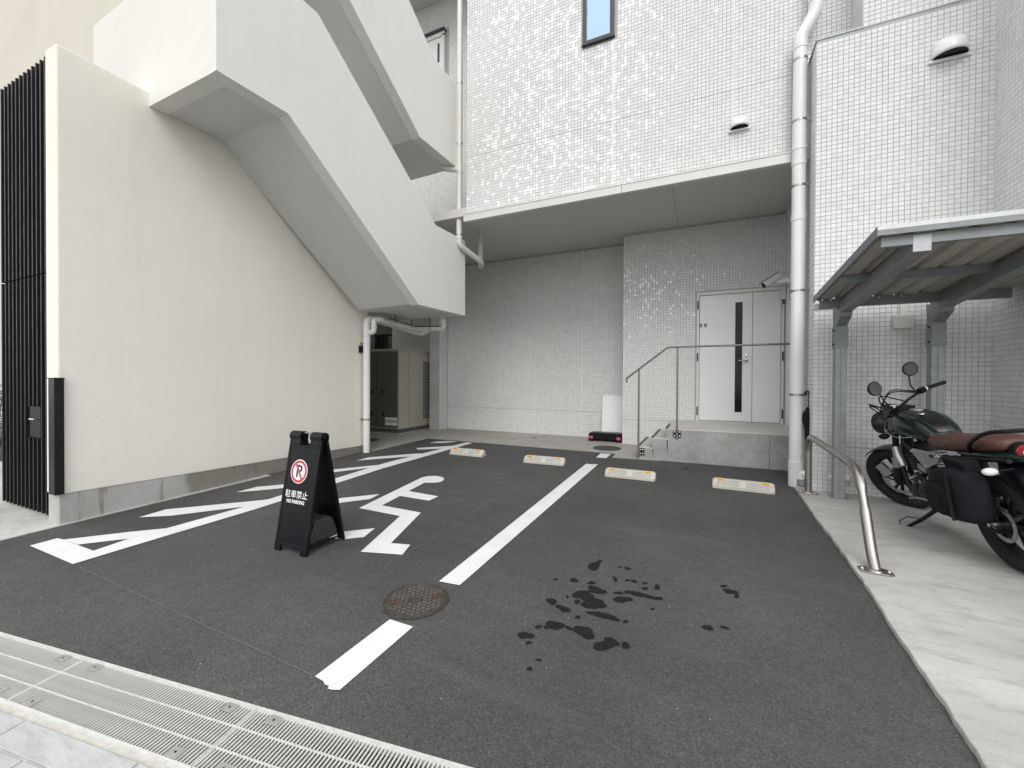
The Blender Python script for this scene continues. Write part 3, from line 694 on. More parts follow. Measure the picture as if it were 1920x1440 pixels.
# entrance double door
dx0, dx1, dz0, dz1 = dl[0], dr[0], PY((1305, 789), YC)[2], dt[2]
dsp = PY((1410, 700), YC)[0]
df = MB(); T = .035
df.box((dx0 - .005, YC - .03, dz0), (dx0 + T, YC + .04, dz1 + .02)); df.box((dx1 - T, YC - .03, dz0), (dx1 + .005, YC + .04, dz1 + .02)); df.box((dx0 + T, YC - .03, dz1 - .03), (dx1 - T, YC + .04, dz1 + .02)); df.box((dx0 + T, YC - .032, dz0 - .005), (dx1 - T, YC + .04, dz0 + .012))
door = df.build('entrance_door', 'doorframe', bld, bevel=.003)
l1 = MB().box((dx0 + T + .006, YC - .018, dz0 + .02), (dsp - .003, YC + .03, dz1 - .038)).build('door_leaf', 'door', door, bevel=.003)
l2 = MB().box((dsp + .003, YC - .018, dz0 + .02), (dx1 - T - .006, YC + .03, dz1 - .038)).build('door_leaf', 'door', door, bevel=.003)
MB().box((dx0 + T, YC - .012, dz0 + .012), (dx1 - T, YC + .02, dz1 - .03)).build('door_gap', 'black', door)
sa, sb = PY((1379, 567), YC - .02), PY((1390.5, 773), YC - .02)
WO[l1.name] = WO[door.name]
MB().box((sa[0], YC - .0215, sb[2]), (sb[0], YC + .0, sa[2])).build('glass_slot', 'glassdark', door)
hc = PY((1400, 676), YC - .03); m = MB()
m.lathe(hc, (0, -1, 0), [(.026, -.012), (.026, .0), (.012, .004), (.010, .05)], 18); m.tube([V3(hc) + (0, -.045, 0), V3(hc) + (-.03, -.05, 0), V3(hc) + (-.125, -.048, 0)], .009, 10)
m.build('lever_handle', 'steel', door, smooth=40)
kc = PY((1400, 666.5), YC - .02); MB().lathe(kc, (0, -1, 0), [(.022, 0), (.022, .006), (.009, .008), (.009, .004), (0, .004)], 16).build('lock_cylinder', 'bright', door, smooth=40)
for hx, py_ in ((dx0 + .012, 573), (dx0 + .012, 670), (dx0 + .012, 770), (dx1 - .012, 563), (dx1 - .012, 668), (dx1 - .012, 776)):
    hz = PY((1307 if hx < .5 else 1466, py_), YC)[2]; MB().cyl((hx, YC - .034, hz - .07), (hx, YC - .034, hz + .07), .011, 10).build('hinge', 'darkgrey', door)
for cx_, sx_ in ((1314, 1), (1322.8, -1)):
    c = PY((cx_, 610.5), YC - .0195); w2 = .024
    m = MB(); m.add([(c[0] - w2, c[1], c[2] + .030), (c[0] + w2, c[1], c[2] + .030), (c[0] + w2 * .72, c[1], c[2] - .030), (c[0] - w2 * .72, c[1], c[2] - .030)], [(0, 3, 2, 1)])
    st = m.build('emblem_sticker', 'darkgrey', door)
    m = MB(); m.box((c[0] - .014, c[1] - .001, c[2] + .006), (c[0] + .014, c[1] - .0004, c[2] + .014)); m.box((c[0] - .010, c[1] - .001, c[2] - .018), (c[0] + .012, c[1] - .0004, c[2] - .006)); m.build('emblem_mark', 'doorframe', st)
# side door hardware in the recess, seen edge on
sy = 7.25
MB().box((1.135, 6.75, .62), (1.146, 7.55, 2.72)).build('side_door', 'door', bld)
m = MB(); m.lathe((1.134, 6.98, 1.62), (-1, 0, 0), [(.026, -.004), (.026, .004), (.01, .008), (.01, .05)], 16); m.tube([(1.09, 6.98, 1.62), (1.085, 7.0, 1.62), (1.085, 7.1, 1.62)], .009, 10); m.build('lever_handle', 'bright', bld, smooth=40)
MB().lathe((1.134, 6.98, 1.74), (-1, 0, 0), [(.022, -.003), (.022, .02), (.012, .03), (0, .03)], 14).build('lock_cylinder', 'bright', bld, smooth=40)
m = MB().box((1.118, 7.05, 1.36), (1.134, 7.09, 1.50)).build('card_reader', 'darkgrey', bld)
MB().box((1.07, 7.56, 2.58), (1.13, 7.68, 2.77)).build('door_closer_box', 'doorframe', bld)
# lights sunk in the soffit
for p in ((1046, 427), (1358, 376)):
    c = PZ(p, ZS); MB().lathe(c, (0, 0, -1), [(.075, -.001), (.075, .006), (.06, .006), (.055, -.02), (0, -.02)], 24).build('downlight', 'doorframe', bld, smooth=40)
MB().box((-.42, YF + .02, ZS - .001), (-.416, 8.2, ZS)).build('soffit_joint', 'darkgrey', bld)
# upper gallery door
ud = MB(); x1 = -4.79; zt = 8.28
ud.box((x1 - .06, 7.03, 6.2), (x1, 7.12, zt)); ud.box((-5.85, 7.03, zt - .03), (x1, 7.12, zt + .05)); u0 = ud.build('gallery_door', 'doorframe', bld)
MB().box((-5.86, 7.0, zt + .05), (x1 + .01, 7.11, zt + .10)).build('lintel', 'frame', u0)
MB().box((-5.8, 7.05, 6.2), (x1 - .065, 7.09, zt - .04)).build('door_leaf', 'door', u0)
MB().box((x1 - .17, 7.035, 7.75), (x1 - .13, 7.05, 8.12)).build('hinge_plate', 'frame', u0)

# ================================================================== staircase
SN = V3((0.9987, -0.0505, 0)); SD = -4.0097; IN = -SN * 1.0
sroot = thing('outdoor_staircase', 'pale stucco outdoor staircase with solid parapets zigzagging up beside the tiled facade', 'staircase', (-4.4, 4.2, 2.4))
def SP(p): return PL(p, SN, SD)
b0, b1, b2, b3 = SP((405.5, 131)), SP((540.7, 213)), SP((785, 571)), SP((872, 592))
t0, t1, t2, t3 = SP((872, 448)), SP((817, 422.5)), SP((596, 26)), SP((567.8, 0))
ft = b0.copy(); ft[2] = 5.289
outline = [b0, b1, b2, b3, V3((t0[0], t0[1], 3.672)), V3((t1[0], t1[1], 3.672)), V3((t2[0], t2[1], 5.289)), ft]
MB().prism(outline, IN * .15).build('side_parapet', 'stair_stucco', sroot)
fl = V3((-6.22, 2.25, 4.0)); c0 = b0 + IN * .1501
MB().prism([(c0[0], c0[1] + .0, 4.012), (-6.22, 2.262, 4.012), (-6.22, 2.262, 5.235), (c0[0], c0[1], 5.289)], (0, .15, 0)).build('front_parapet', 'stair_stucco', sroot)
# slab below: landing, flight, landing, set 15 mm above the parapet edge
dep = 1.08
lift = V3((0, 0, .018)); off = IN * .149
def slab(pts, d=dep, th=.16):
    P = [p + lift + off for p in pts]; Q = [p + V3((0, 0, th)) for p in P][::-1]
    return MB().prism(P + Q, IN * d)
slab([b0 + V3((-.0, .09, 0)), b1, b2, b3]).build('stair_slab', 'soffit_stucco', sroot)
MB().box((-8.3, 2.46, 0.0), (-5.345, 5.32, 3.98)).build('shade_block', 'stair_stucco', sroot)  # added unseen volume, keeps sun and sky light off the cabinet front
MB().box((-8.3, 5.321, 0.0), (-7.2, 6.9, 3.95)).build('shade_block', 'stair_stucco', sroot)  # added arm of the light blocker, closes the niche on the left
MB().box((-7.199, 5.321, 2.43), (-4.98, 6.25, 2.6)).build('niche_shade_slab', 'soffit_stucco', sroot)  # added ceiling over the niche, shades the cabinet from above
# stepped treads hidden behind the parapet
m = MB(); n = 9
for i in range(n):
    f = i / n; p = b1 + (b2 - b1) * f; q2 = b1 + (b2 - b1) * (i + 1) / n
    a = p + off + V3((0, 0, .17)); m.prism([a, V3((q2[0], q2[1], p[2])) + off + V3((0, 0, .17)), V3((q2[0], q2[1], q2[2])) + off + V3((0, 0, .17))], IN * dep)
m.build('treads', 'cast', sroot)
# upper flight
u1, u2 = SP((788, 256.4)), SP((851, 312.4)); v1, v2 = SP((816, 111)), SP((851, 156)); zb, zt_ = 4.80, 6.15
us = SP((656, 0)); vs_ = SP((768, 0))
def ext(a, b, y):  # extend the line a->b to depth y
    f = (y - a[1]) / (b[1] - a[1]); return a + (b - a) * f
ub = ext(u1, us, 2.55); vb = ext(v1, vs_, 2.75)
yE = u2[1] + .12
def on(y, z): return V3(((SD - SN[1] * y) / SN[0], y, z))
up_out = [on(ub[1], ub[2]), on(u1[1], u1[2] - .01), on(yE, zb), on(yE, zt_), on(v1[1], zt_ + .01), on(vb[1], vb[2])]
MB().prism(up_out, IN * .15).build('side_parapet', 'stair_stucco', sroot, bevel=.006)
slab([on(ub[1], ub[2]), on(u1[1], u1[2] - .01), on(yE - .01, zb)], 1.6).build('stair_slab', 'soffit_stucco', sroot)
MB().prism([on(2.24, 7.0), on(ub[1] - .001, ub[2] - .3), on(ub[1] - .001, vb[2]), on(2.24, vb[2])], IN * 2.2).build('upper_landing', 'stair_stucco', sroot)

# ================================================================== stucco wall on the left
WA = V3((-5.017, 1.587, 0)); WB = V3((-5.134, 5.32, 0)); wd = (WB - WA) / np.linalg.norm(WB - WA); wn = V3((wd[1], -wd[0], 0))
lw = thing('stucco_wall', 'tall cream stucco wall on a stained concrete base below the staircase', 'wall', (-5.12, 3.4, 0.07))
def wl_(y): return WA + wd * ((y - WA[1]) / wd[1])
zb0, zb1 = 0.297, 0.203
pA, pB = wl_(1.587), wl_(5.32)
MB().prism([(pA[0], pA[1], zb0), (pB[0], pB[1], zb1), (pB[0], pB[1], 4.17), (pA[0], pA[1], 4.15)], -wn * .205).build('plaster', 'stucco', lw, bevel=.012)
MB().prism([(pA[0] - .008, pA[1] + .008, -.05), (pB[0] - .008, pB[1], -.05), (pB[0] - .008, pB[1], zb1 - .0005), (pA[0] - .008, pA[1] + .008, zb0 - .0005)], -wn * .19).build('concrete_base', 'base', lw, bevel=.006)
gz0, gz1 = PX((107, 928), -5.0)[2], PX((107, 710), -5.0)[2]
gd = MB(); gx0 = PY((95, 800), 1.57)[0]; gy1 = PX((120.5, 800), -4.99)[1]
gd.prism([(gx0, 1.586, gz0), (gx0, 1.555, gz0), (-4.985, 1.555, gz0), (-4.985, gy1, gz0), (-5.0165, gy1, gz0), (-5.0165, 1.586, gz0)], (0, 0, gz1 - gz0))
cg = gd.build('corner_guard', 'black', lw, bevel=.004)
MB().prism([(gx0 - .004, 1.586, gz1), (gx0 - .004, 1.551, gz1), (-4.981, 1.551, gz1), (-4.981, gy1 + .004, gz1), (-5.0165, gy1 + .004, gz1), (-5.0165, 1.586, gz1)], (0, 0, .008)).build('guard_cap', 'black', cg)
c = PL((182, 781), wn, wn @ WA); MB().obox(c + wn * .001, wd * .004, wn * .0008, (0, 0, .0015)).build('nail_mark', 'darkgrey', lw)

# ================================================================== slatted gate
sg = thing('slatted_gate', 'tall black gate of vertical aluminium slats beside the cream wall', 'gate', (-5.9, 1.68, GS * 1.68))
sx0, sx1 = -5.245, -6.44; ns = 14; z_sp = PY((40, 525), 1.66)[2]
px_list = np.linspace(sx0, sx1, ns)
hx0, hx1 = PY((77, 800), 1.66)[0], PY((57, 800), 1.66)[0]; hz1, hz0 = PY((67, 762), 1.66)[2], PY((67, 820), 1.66)[2]
zg = GS * 1.66
for x in px_list:
    spans = [(z_sp + .008, 4.205), (zg + .02, z_sp - .004)]
    if hx1 - .01 < x < hx0 + .01: spans = [spans[0], (hz1, z_sp - .004), (zg + .02, hz0)]
    for za, zb_ in spans:
        s_ = MB().box((x - .012, 1.640, za), (x + .012, 1.735, zb_)).build('slat', 'slat', sg, bevel=.0015)
MB().box((sx1, 1.7355, zg + .05), (sx0 + .02, 1.78, zg + .16)).build('bottom_rail', 'slat', sg)
MB().box((sx1, 1.7355, z_sp - .05), (sx0 + .02, 1.78, z_sp + .05)).build('middle_rail', 'slat', sg)
MB().box((sx1, 1.7355, 4.02), (sx0 + .02, 1.78, 4.12)).build('top_rail', 'slat', sg)
MB().box((sx1, 1.79, zg + .03), (sx0 + .02, 1.80, 4.1)).build('back_sheet', 'slat', sg)
hb = MB().box((hx1, 1.655, hz0), (hx0, 1.73, hz1)).build('lock_box', 'black', sg, bevel=.004)
m = MB(); hm = (hz0 + hz1) / 2 + .03; m.tube([(hx0 - .03, 1.66, hm), (hx0 - .03, 1.625, hm), (hx0 - .12, 1.622, hm)], .008, 8); m.build('lever_handle', 'bright', hb, smooth=40)

# ================================================================== neighbour house and shrub
nb = thing('neighbour_house', 'warm beige rendered wall of the next house, rising behind the slatted gate', 'house', (-10.0, 5.0, 0.05))
MB().box((-30, 4.6, 0.0), (-9.6, 9.0, 16.0)).build('wall', 'neigh', nb)
MB().box((-9.599, 4.75, 0.0), (-8.6, 9.0, 16.0)).build('wall', 'neigh', nb)
m = MB()
for zz in np.arange(1.35, 2.95, .16): m.bar((-17.5, 4.55, zz), (-16.2, 4.55, zz), .012, .012)
for xx in np.arange(-17.5, -16.2, .2): m.bar((xx, 4.56, 1.3), (xx, 4.56, 3.0), .014, .014, up=(0, 1, 0))
m.build('window_grille', 'frame', nb)
m = MB().box((-17.45, 4.585, 1.35), (-16.25, 4.598, 2.95)).build('window_pane', 'glassdark', nb)
SHX = PY((0, 850), 2.5)[0] - .18
sh = thing('shrub', 'small green shrub behind the black slatted gate', 'shrub', (SHX, 2.5, GS * 2.5))
m = MB()
for k_ in range(900):
    a, r_, z_ = random.uniform(0, 6.28), random.uniform(0, 1) ** .6 * .42, random.uniform(.05, 1.15)
    r_ *= (1.1 - .5 * z_); c = V3((SHX + r_ * math.cos(a), 2.5 + r_ * math.sin(a), GS * 2.5 + z_))
    d = V3((random.gauss(0, 1), random.gauss(0, 1), random.gauss(0, .6))); d /= np.linalg.norm(d); e_ = np.cross(d, (random.random(), random.random(), 1)); e_ /= np.linalg.norm(e_)
    m.add([c - d * .035, c + e_ * .016, c + d * .035, c - e_ * .016], [(0, 1, 2, 3)])
m.build('foliage', 'leaf', sh, kind='stuff')
m = MB()
for k_ in range(6):
    a = k_ * 1.05; m.tube([(SHX, 2.5, GS * 2.5), (SHX + .12 * math.cos(a), 2.5 + .12 * math.sin(a), .5), (SHX + .25 * math.cos(a), 2.5 + .25 * math.sin(a), 1.0)], (.012, .009, .004), 6)
m.build('stem', 'bark', sh)

# ================================================================== pipes
def strap(root, c, r, wall_pt=None, mat='steel'):
    b = MB().lathe(V3(c) - (0, 0, .012), (0, 0, 1), [(r + .001, 0), (r + .004, 0), (r + .004, .024), (r + .001, .024)], 24).build('strap', mat, root, smooth=40)
    if wall_pt is not None:
        m = MB(); m.bar(c + (V3(wall_pt) - c) / np.linalg.norm(V3(wall_pt) - c) * r, wall_pt, .014, .008); m.obox(V3(c) + (V3(wall_pt) - c) / np.linalg.norm(V3(wall_pt) - c) * (r + .025), (.018, 0, 0), (0, .007, 0), (0, 0, .012)); m.build('wall_anchor', mat, b)
def collar(root, c, r, h=.05, mat='pvc', d=(0, 0, 1)):
    MB().lathe(c, d, [(r, 0), (r + .006, .002), (r + .006, h - .003), (r, h)], 24).build('socket', mat, root, smooth=40)
# big downpipe in front of the tall block
bx, by, br = 0.955, 5.64, .068
dp = thing('downpipe', 'thick ivory downpipe standing in front of the tiled block, strapped to its edge', 'pipe', (bx, by, .11))
zk = PY((1497, 88), by)[2]; ux = PY((1529, 20), by)[0]
MB().tube([(bx, by, .105), (bx, by, zk)], br, 28).build('pipe', 'pvcw', dp, smooth=50)
MB().tube(fillet([(bx, by, zk - .02), (bx, by, zk + .09), (ux, by, zk + .33), (ux, by, zk + .46)], .09), br, 28).build('elbow', 'pvcw', dp, smooth=50)
MB().tube([(ux, by, zk + .45), (ux, by, 9.4)], br * .96, 28).build('pipe', 'pvcw', dp, smooth=50)
for py_, h in ((875, .05), (415, .07), (312, .06), (284, .05)): collar(dp, (bx, by, PY((1495, py_), by)[2]), br, h, 'pvcw')
collar(dp, (bx, by, zk - .04), br, .05, 'pvcw'); collar(dp, (ux, by, zk + .44), br, .05, 'pvcw')
MB().lathe((bx, by, .105), (0, 0, 1), [(br + .006, 0), (br + .006, .30), (br, .305)], 28).build('base_sleeve', 'pvcw', dp, smooth=50)
for py_ in (115, 229, 350, 546, 740): z = PY((1495, py_), by)[2]; strap(dp, V3((bx, by, z)), br, (XT - .004, by, z + .01))
# slim downpipe at the stair end
sx_, sy_ = on(5.86, 0)[0] + .055, 5.86; r2 = .046
sp = thing('downpipe', 'slim ivory downpipe on the end of the staircase parapets', 'pipe', (sx_, sy_, 3.4))
cxt = PY((862, 200), sy_)[0]; sx_ = cxt; WO[sp.name] = V3((sx_, sy_, 3.4)); sp.location = (sx_, sy_, 3.4)
zl = PY((862, 448), sy_)[2]
MB().tube([(sx_, sy_, zl), (sx_, sy_, 9.2)], r2, 20).build('pipe', 'pvc', sp, smooth=50)
MB().tube(fillet([(sx_, sy_, zl + .06), (sx_, sy_, zl - .10), (sx_ + .16, sy_ + .5, zl - .28), (sx_ - .02, sy_ + .75, zl - .28), (sx_ - .02, sy_ + .75, ZS + .05)], .09), r2, 20).build('elbow', 'pvc', sp, smooth=50)
collar(sp, (sx_, sy_, zl + .0), r2, .05)
zt2 = PY((862, 318), sy_)[2]
collar(sp, (sx_, sy_, zt2 - .06), r2, .12)
MB().tube(fillet([(sx_, sy_, zt2), (sx_ - .22, sy_ - .12, zt2), (sx_ - .22, sy_ - .12, zb + .06)], .06), r2 * .9, 16).build('branch', 'pvc', sp, smooth=50)
for py_ in (157, 270): z = PY((862, py_), sy_)[2]; strap(sp, V3((sx_, sy_, z)), r2, (sx_ - .11, sy_ - .03, z - .01)); collar(sp, (sx_, sy_, z - .03), r2 - .003, .03)
strap(sp, V3((sx_, sy_, zl + .06)), r2, (sx_ - .11, sy_ - .03, zl + .05))
# drain below the landing
pc = G((684.5, 849)); qx, qy = pc[0] + .0, pc[1] + .03; r3 = .057
lp = thing('drainpipe', 'white drainpipe at the inner end of the cream wall, with a bend under the landing', 'pipe', (qx, qy, GS * qy))
zz = PY((684, 610), qy)[2]
MB().tube([(qx, qy, GS * qy + .002), (qx, qy, zz - .1)], r3 * .96, 24).build('pipe', 'pvcw', lp, smooth=50)
MB().tube(fillet([(qx, qy, zz - .14), (qx, qy, zz + .10), (qx + .07, qy + .25, zz + .10)], .09), r3, 24).build('elbow', 'pvcw', lp, smooth=50)
MB().tube(fillet([(qx + .04, qy, zz - .12), (qx + .145, qy + .01, zz - .12), (qx + .145, qy + .01, zz + .095), (qx + .20, qy + .16, zz + .095)], .065), .043, 20).build('trap_bend', 'pvcw', lp, smooth=50)
for z in (zz - .16, zz - .30): collar(lp, (qx, qy, z), r3 * .96, .06, 'pvcw')
collar(lp, (qx + .145, qy + .01, zz - .05), .043, .035, 'pvcw')
e1 = V3((qx + .20, qy + .16, zz + .075)); e2 = PY((800, 618), qy + 1.5); e2[2] = zz + .055
e3 = PY((832, 600), qy + 1.35); e3[2] = zz + .06
zsf = b3[2] + .02
MB().tube(fillet([e1 + (-.02, -.06, .02), e1, e1 + (e2 - e1) * .72, e3, V3((e3[0], e3[1], zsf + .02))], .07), .042, 18).build('horizontal_pipe', 'pvc', lp, smooth=50)
MB().tube(fillet([V3((qx + .05, qy + .2, zz + .09)), e2 + (-.12, 0, -.05), e2 + (.02, .08, .04)], .08), .042, 18).build('horizontal_pipe', 'pvc', lp, smooth=50)
for f in (.25, .62): c = e1 + (e2 - e1) * f; MB().tube([c + (0, 0, -.045), c + (0.0, 0, .05), (c[0], c[1], zsf + .02)], .007, 6).build('hanger', 'black', lp)
c = e1 * .25 + e3 * .75; MB().tube([c + (0, 0, -.045), (c[0], c[1], zsf + .02)], .007, 6).build('hanger', 'black', lp)
m = MB(); m.tube([e1 + (.05, .1, .06), e1 + (e2 - e1) * .5 + (0, 0, .055), e1 + (e2 - e1) * .7 + (0, 0, .045), e3 + (-.05, 0, .06)], .009, 6); m.build('cable', 'black', lp)
for py_ in (643, 786): z = PY((684, py_), qy)[2]; strap(lp, V3((qx, qy, z)), r3 * .96, (wl_(qy)[0], qy - .05, z))
kb_ = thing('key_safe', 'small black key safe on the cream wall behind the white drainpipe', 'key box', (-5.08, 4.92, 1.5))
kc = PL((675, 655), wn, wn @ WA)
MB().obox(kc + wn * .02, wd * .035, wn * .018, (0, 0, .055)).build('box', 'black', kb_, bevel=.006)
MB().tube([kc + wn * .02 + wd * .02 + (0, 0, .05), kc + wn * .02 + wd * .02 + (0, 0, .10), kc + wn * .02 - wd * .02 + (0, 0, .10), kc + wn * .02 - wd * .02 + (0, 0, .05)], .005, 8).build('shackle', 'steel', kb_)
# short pipe on the pad behind the guard rail
g0 = G((1505, 913), .026)
fp = thing('floor_pipe', 'short white pipe with grey socket lying low along the tiled wall behind the guard rail', 'pipe', g0)
zc = g0[2]
MB().tube(fillet([(g0[0], g0[1] + .08, zc + .05), (g0[0], g0[1] + .08, zc + .135), (g0[0] + .38, 5.33, zc + .165)], .06), .034, 18).build('pipe', 'pvcw', fp, smooth=50)
MB().lathe((g0[0], g0[1] + .08, zc - .005), (0, 0, 1), [(.05, 0), (.05, .075), (.036, .078)], 20).build('socket', 'galv', fp, smooth=40)

# ================================================================== vent hoods
def hood(p, y, r, label):
    c = PY(p, y); root = thing('vent_hood', label, 'vent', c, 'vent hoods on the tiled walls')
    n, k_ = 20, 8; m = MB(); vs = []
    # a half-dome cowl: circle on the wall at the top, sweeping outward and down to an open mouth
    prof = []
    for i in range(k_ + 1):
        t = i / k_; prof.append((math.sin(t * math.pi / 2) * r * 1.15, (1 - (1 - math.cos(t * math.pi / 2))) * r * 1.05))
    for i, (dep_, h) in enumerate(prof):
        pass
    rows = []
    for i in range(k_ + 1):
        t = i / k_ * math.pi / 2
        row = []
        for j in range(n + 1):
            a = math.pi * j / n                     # from +x round the front to -x in plan
            x = math.cos(a) * r * (0.55 + .45 * math.sin(t)) ; dpt = math.sin(a) * r * 1.05 * math.sin(t) ** .8; h = math.cos(t) * r * 1.05 * (1 - .0 * abs(math.cos(a)))
            row.append((c[0] + x, y - dpt - .001, c[2] + h - r * .35))
        rows.append(row)
    low = [(q[0], q[1], q[2] - r * .25) for q in rows[-1]]; rows.append(low)
    vs = [q for row in rows for q in row]; w_ = n + 1
    fs = [(i * w_ + j, i * w_ + j + 1, (i + 1) * w_ + j + 1, (i + 1) * w_ + j) for i in range(len(rows) - 1) for j in range(n)]
    m.add(vs, fs); ob = m.build('cowl', 'pvcw', root, smooth=60)
    sm = ob.modifiers.new('solid', 'SOLIDIFY'); sm.thickness = .006; sm.offset = -1
    zl_ = c[2] - r * .35 - r * .22
    MB().prism([(q[0], q[1] + .012 if q[1] < y - .02 else q[1], zl_) for q in low], (0, 0, .004)).build('louvre_screen', 'black', root)
    MB().box((c[0] - r * 1.12, y - .03, zl_ - .035), (c[0] + r * 1.12, y - .005, zl_ - .012)).build('back_flange', 'pvcw', root, bevel=.004)
    return root
hood((1386, 232), YF - .004, .105, 'small white vent hood on the facade left of the thick downpipe')
hood((1779, 92), YT - .004, .135, 'large white vent hood high on the tiled block right of the thick downpipe')

# ================================================================== junction box on the block
jb = thing('junction_box', 'square grey junction box on the tiles below the shelter roof', 'box', PY((1700, 602), YT))
a_, b_ = PY((1676, 616), YT - .05), PY((1714, 590), YT - .05)
MB().box((a_[0], YT - .065, a_[2]), (b_[0], YT - .003, b_[2])).build('cover', 'doorframe', jb, bevel=.006)
MB().box(((a_[0] + b_[0]) / 2 - .02, YT - .03, b_[2]), ((a_[0] + b_[0]) / 2 + .02, YT - .003, 2.35)).build('conduit', 'doorframe', jb)

# ================================================================== security camera
cbx = thing('security_camera', 'grey bullet security camera on a white bracket over the double door', 'camera', (1.13, 7.3, 2.78))
ym = 7.25
w0, w1 = PY((1472, 526), ym), PY((1457, 526), ym)
MB().box((1.128, ym - .05, w0[2] - .06), (1.146, ym + .05, w0[2] + .07)).build('wall_plate', 'door', cbx, bevel=.004)
MB().box((w1[0], ym - .025, w0[2] - .026), (1.128, ym + .025, w0[2] + .026)).build('bracket', 'door', cbx, bevel=.004)
f0, f1 = PY((1431.5, 534), ym - .06), PY((1461, 515), ym - .02)
d_ = (f1 - f0) / np.linalg.norm(f1 - f0); upv = np.cross((0, 1, 0), d_); upv = upv if upv[2] > 0 else -upv; sdv = np.cross(d_, upv)
body = MB().obox((f0 + f1) / 2 - upv * .01, d_ * np.linalg.norm(f1 - f0) / 2, sdv * .045, upv * .045).build('housing', 'fascia', cbx, bevel=.012)
MB().obox((f0 + f1) / 2 - d_ * .012 + upv * .042, d_ * (np.linalg.norm(f1 - f0) / 2 + .02), sdv * .052, upv * .006).build('sunshield', 'galv', cbx, bevel=.004)
MB().lathe(f0 - upv * .012 - d_ * .004, -d_, [(.038, -.01), (.038, .012), (.02, .012), (.018, .004), (0, .004)], 20).build('lens', 'glassdark', cbx, smooth=40)
MB().tube([f1 - upv * .03 - d_ * .03, V3((w1[0] + .03, ym, w0[2] + .02))], .016, 10).build('swivel', 'fascia', cbx)
MB().tube([(1.14, ym + .03, w0[2] - .05), (1.138, ym + .04, w0[2] - .3)], .008, 8).build('cable', 'black', cbx)

# ================================================================== entrance steps
st = thing('entrance_steps', 'grey cast concrete landing with three steps up to the white double door', 'steps', (0.0, 7.0, .14))
y0 = 6.46; y1_ = YC - .006
sc_ = [(PY((1248, 803.5), y0)[0], .606), (PY((1220.8, 820.4), y0)[0], .458), (PY((1194, 837.5), y0)[0], .310)]
zb_f = .02
def stp(x0, x1, z0, z1, name, sl=.035):
    return MB().prism([(x0, y0, z1), (x1, y0, z1), (x1, y0, z0), (x0 + sl, y0, z0)], (0, y1_ - y0, 0)).build(name, 'cast', st, bevel=.006)
stp(sc_[0][0], 1.048, zb_f, sc_[0][1] - .018, 'landing_block'); stp(sc_[1][0], sc_[0][0] + .036, zb_f, sc_[1][1] - .015, 'step_block'); stp(sc_[2][0], sc_[1][0] + .036, zb_f, sc_[2][1] - .015, 'step_block')
MB().prism([(sc_[0][0] - .004, y0 - .004, .588), (1.05, y0 - .004, .588), (1.148, y0 + .03, .592), (1.148, y1_, .622), (sc_[0][0] - .004, y1_, .622)], (0, 0, .018)).build('landing_screed', 'tread', st, bevel=.004)
for i in (1, 2):
    x, z = sc_[i]; MB().box((x - .003, y0 - .003, z - .015), (sc_[i - 1][0] + .03, y1_, z)).build('tread', 'tread', st, bevel=.003)
for i, (x, z) in enumerate(sc_):
    dz = .022 if i == 0 else 0
    MB().prism([(x - .006, y0 + .0, z + .0015), (x + .032, y0 + .0, z + .0015), (x + .032, y1_ - .02, z + .0015 + dz), (x - .006, y1_ - .02, z + .0015 + dz)], (0, 0, .004)).build('nosing', 'darkgrey', st)
x = PY((1443, 850), y0)[0]; MB().box((x - .002, y0 - .0008, .13), (x + .002, y0 + .01, .585)).build('panel_joint', 'darkgrey', st)
MB().box((1.049, y0 - .001, .02), (1.149, y0 + .05, .588)).build('landing_block', 'cast', st)
# stainless handrail
hr = thing('handrail', 'thin stainless handrail with two posts on the concrete steps', 'handrail', (-.3, 6.42, .3))
yr = 6.435
R0, R1, R2, R3 = PY((1175, 709.5), yr), PY((1250, 653), yr), PY((1270, 650.5), yr), V3((1.14, yr, PY((1270, 650.5), yr)[2]))
m = MB(); m.tube([R0 + (0, 0, -.06), R0, R1, V3((R1[0] + .06, yr, R3[2])), R3], .014, 10); m.build('top_rail', 'railsteel', hr, smooth=40)
for px_, pt, pb in ((1198, 693, 858), (1270.5, 650.5, 822)):
    a_ = PY((px_, pt), yr); b_ = PY((px_, pb), yr); m = MB(); m.bar((a_[0], yr, b_[2]), (a_[0], yr, a_[2]), .030, .012, up=(0, 1, 0)); post = m.build('post', 'railsteel', hr, bevel=.002)
    pz = b_[2] + (.09 if pb > 840 else .06)
    MB().box((a_[0] - .005, y0 - .012, pz - .055), (a_[0] + .085, y0 - .0005, pz + .055)).build('fixing_plate', 'darkgrey', hr, bevel=.002) if pb > 840 else MB().box((a_[0] - .055, y0 - .012, pz - .05), (a_[0] + .055, y0 - .0005, pz + .05)).build('fixing_plate', 'darkgrey', hr, bevel=.002)
    for dx in (.025, .062) if pb > 840 else (-.036, .036):
        for dz in (-.03, .03): MB().lathe((a_[0] + dx, y0 - .012, pz + dz), (0, -1, 0), [(.009, 0), (.009, .005), (.004, .008), (0, .008)], 10).build('bolt', 'bright', hr, smooth=40)

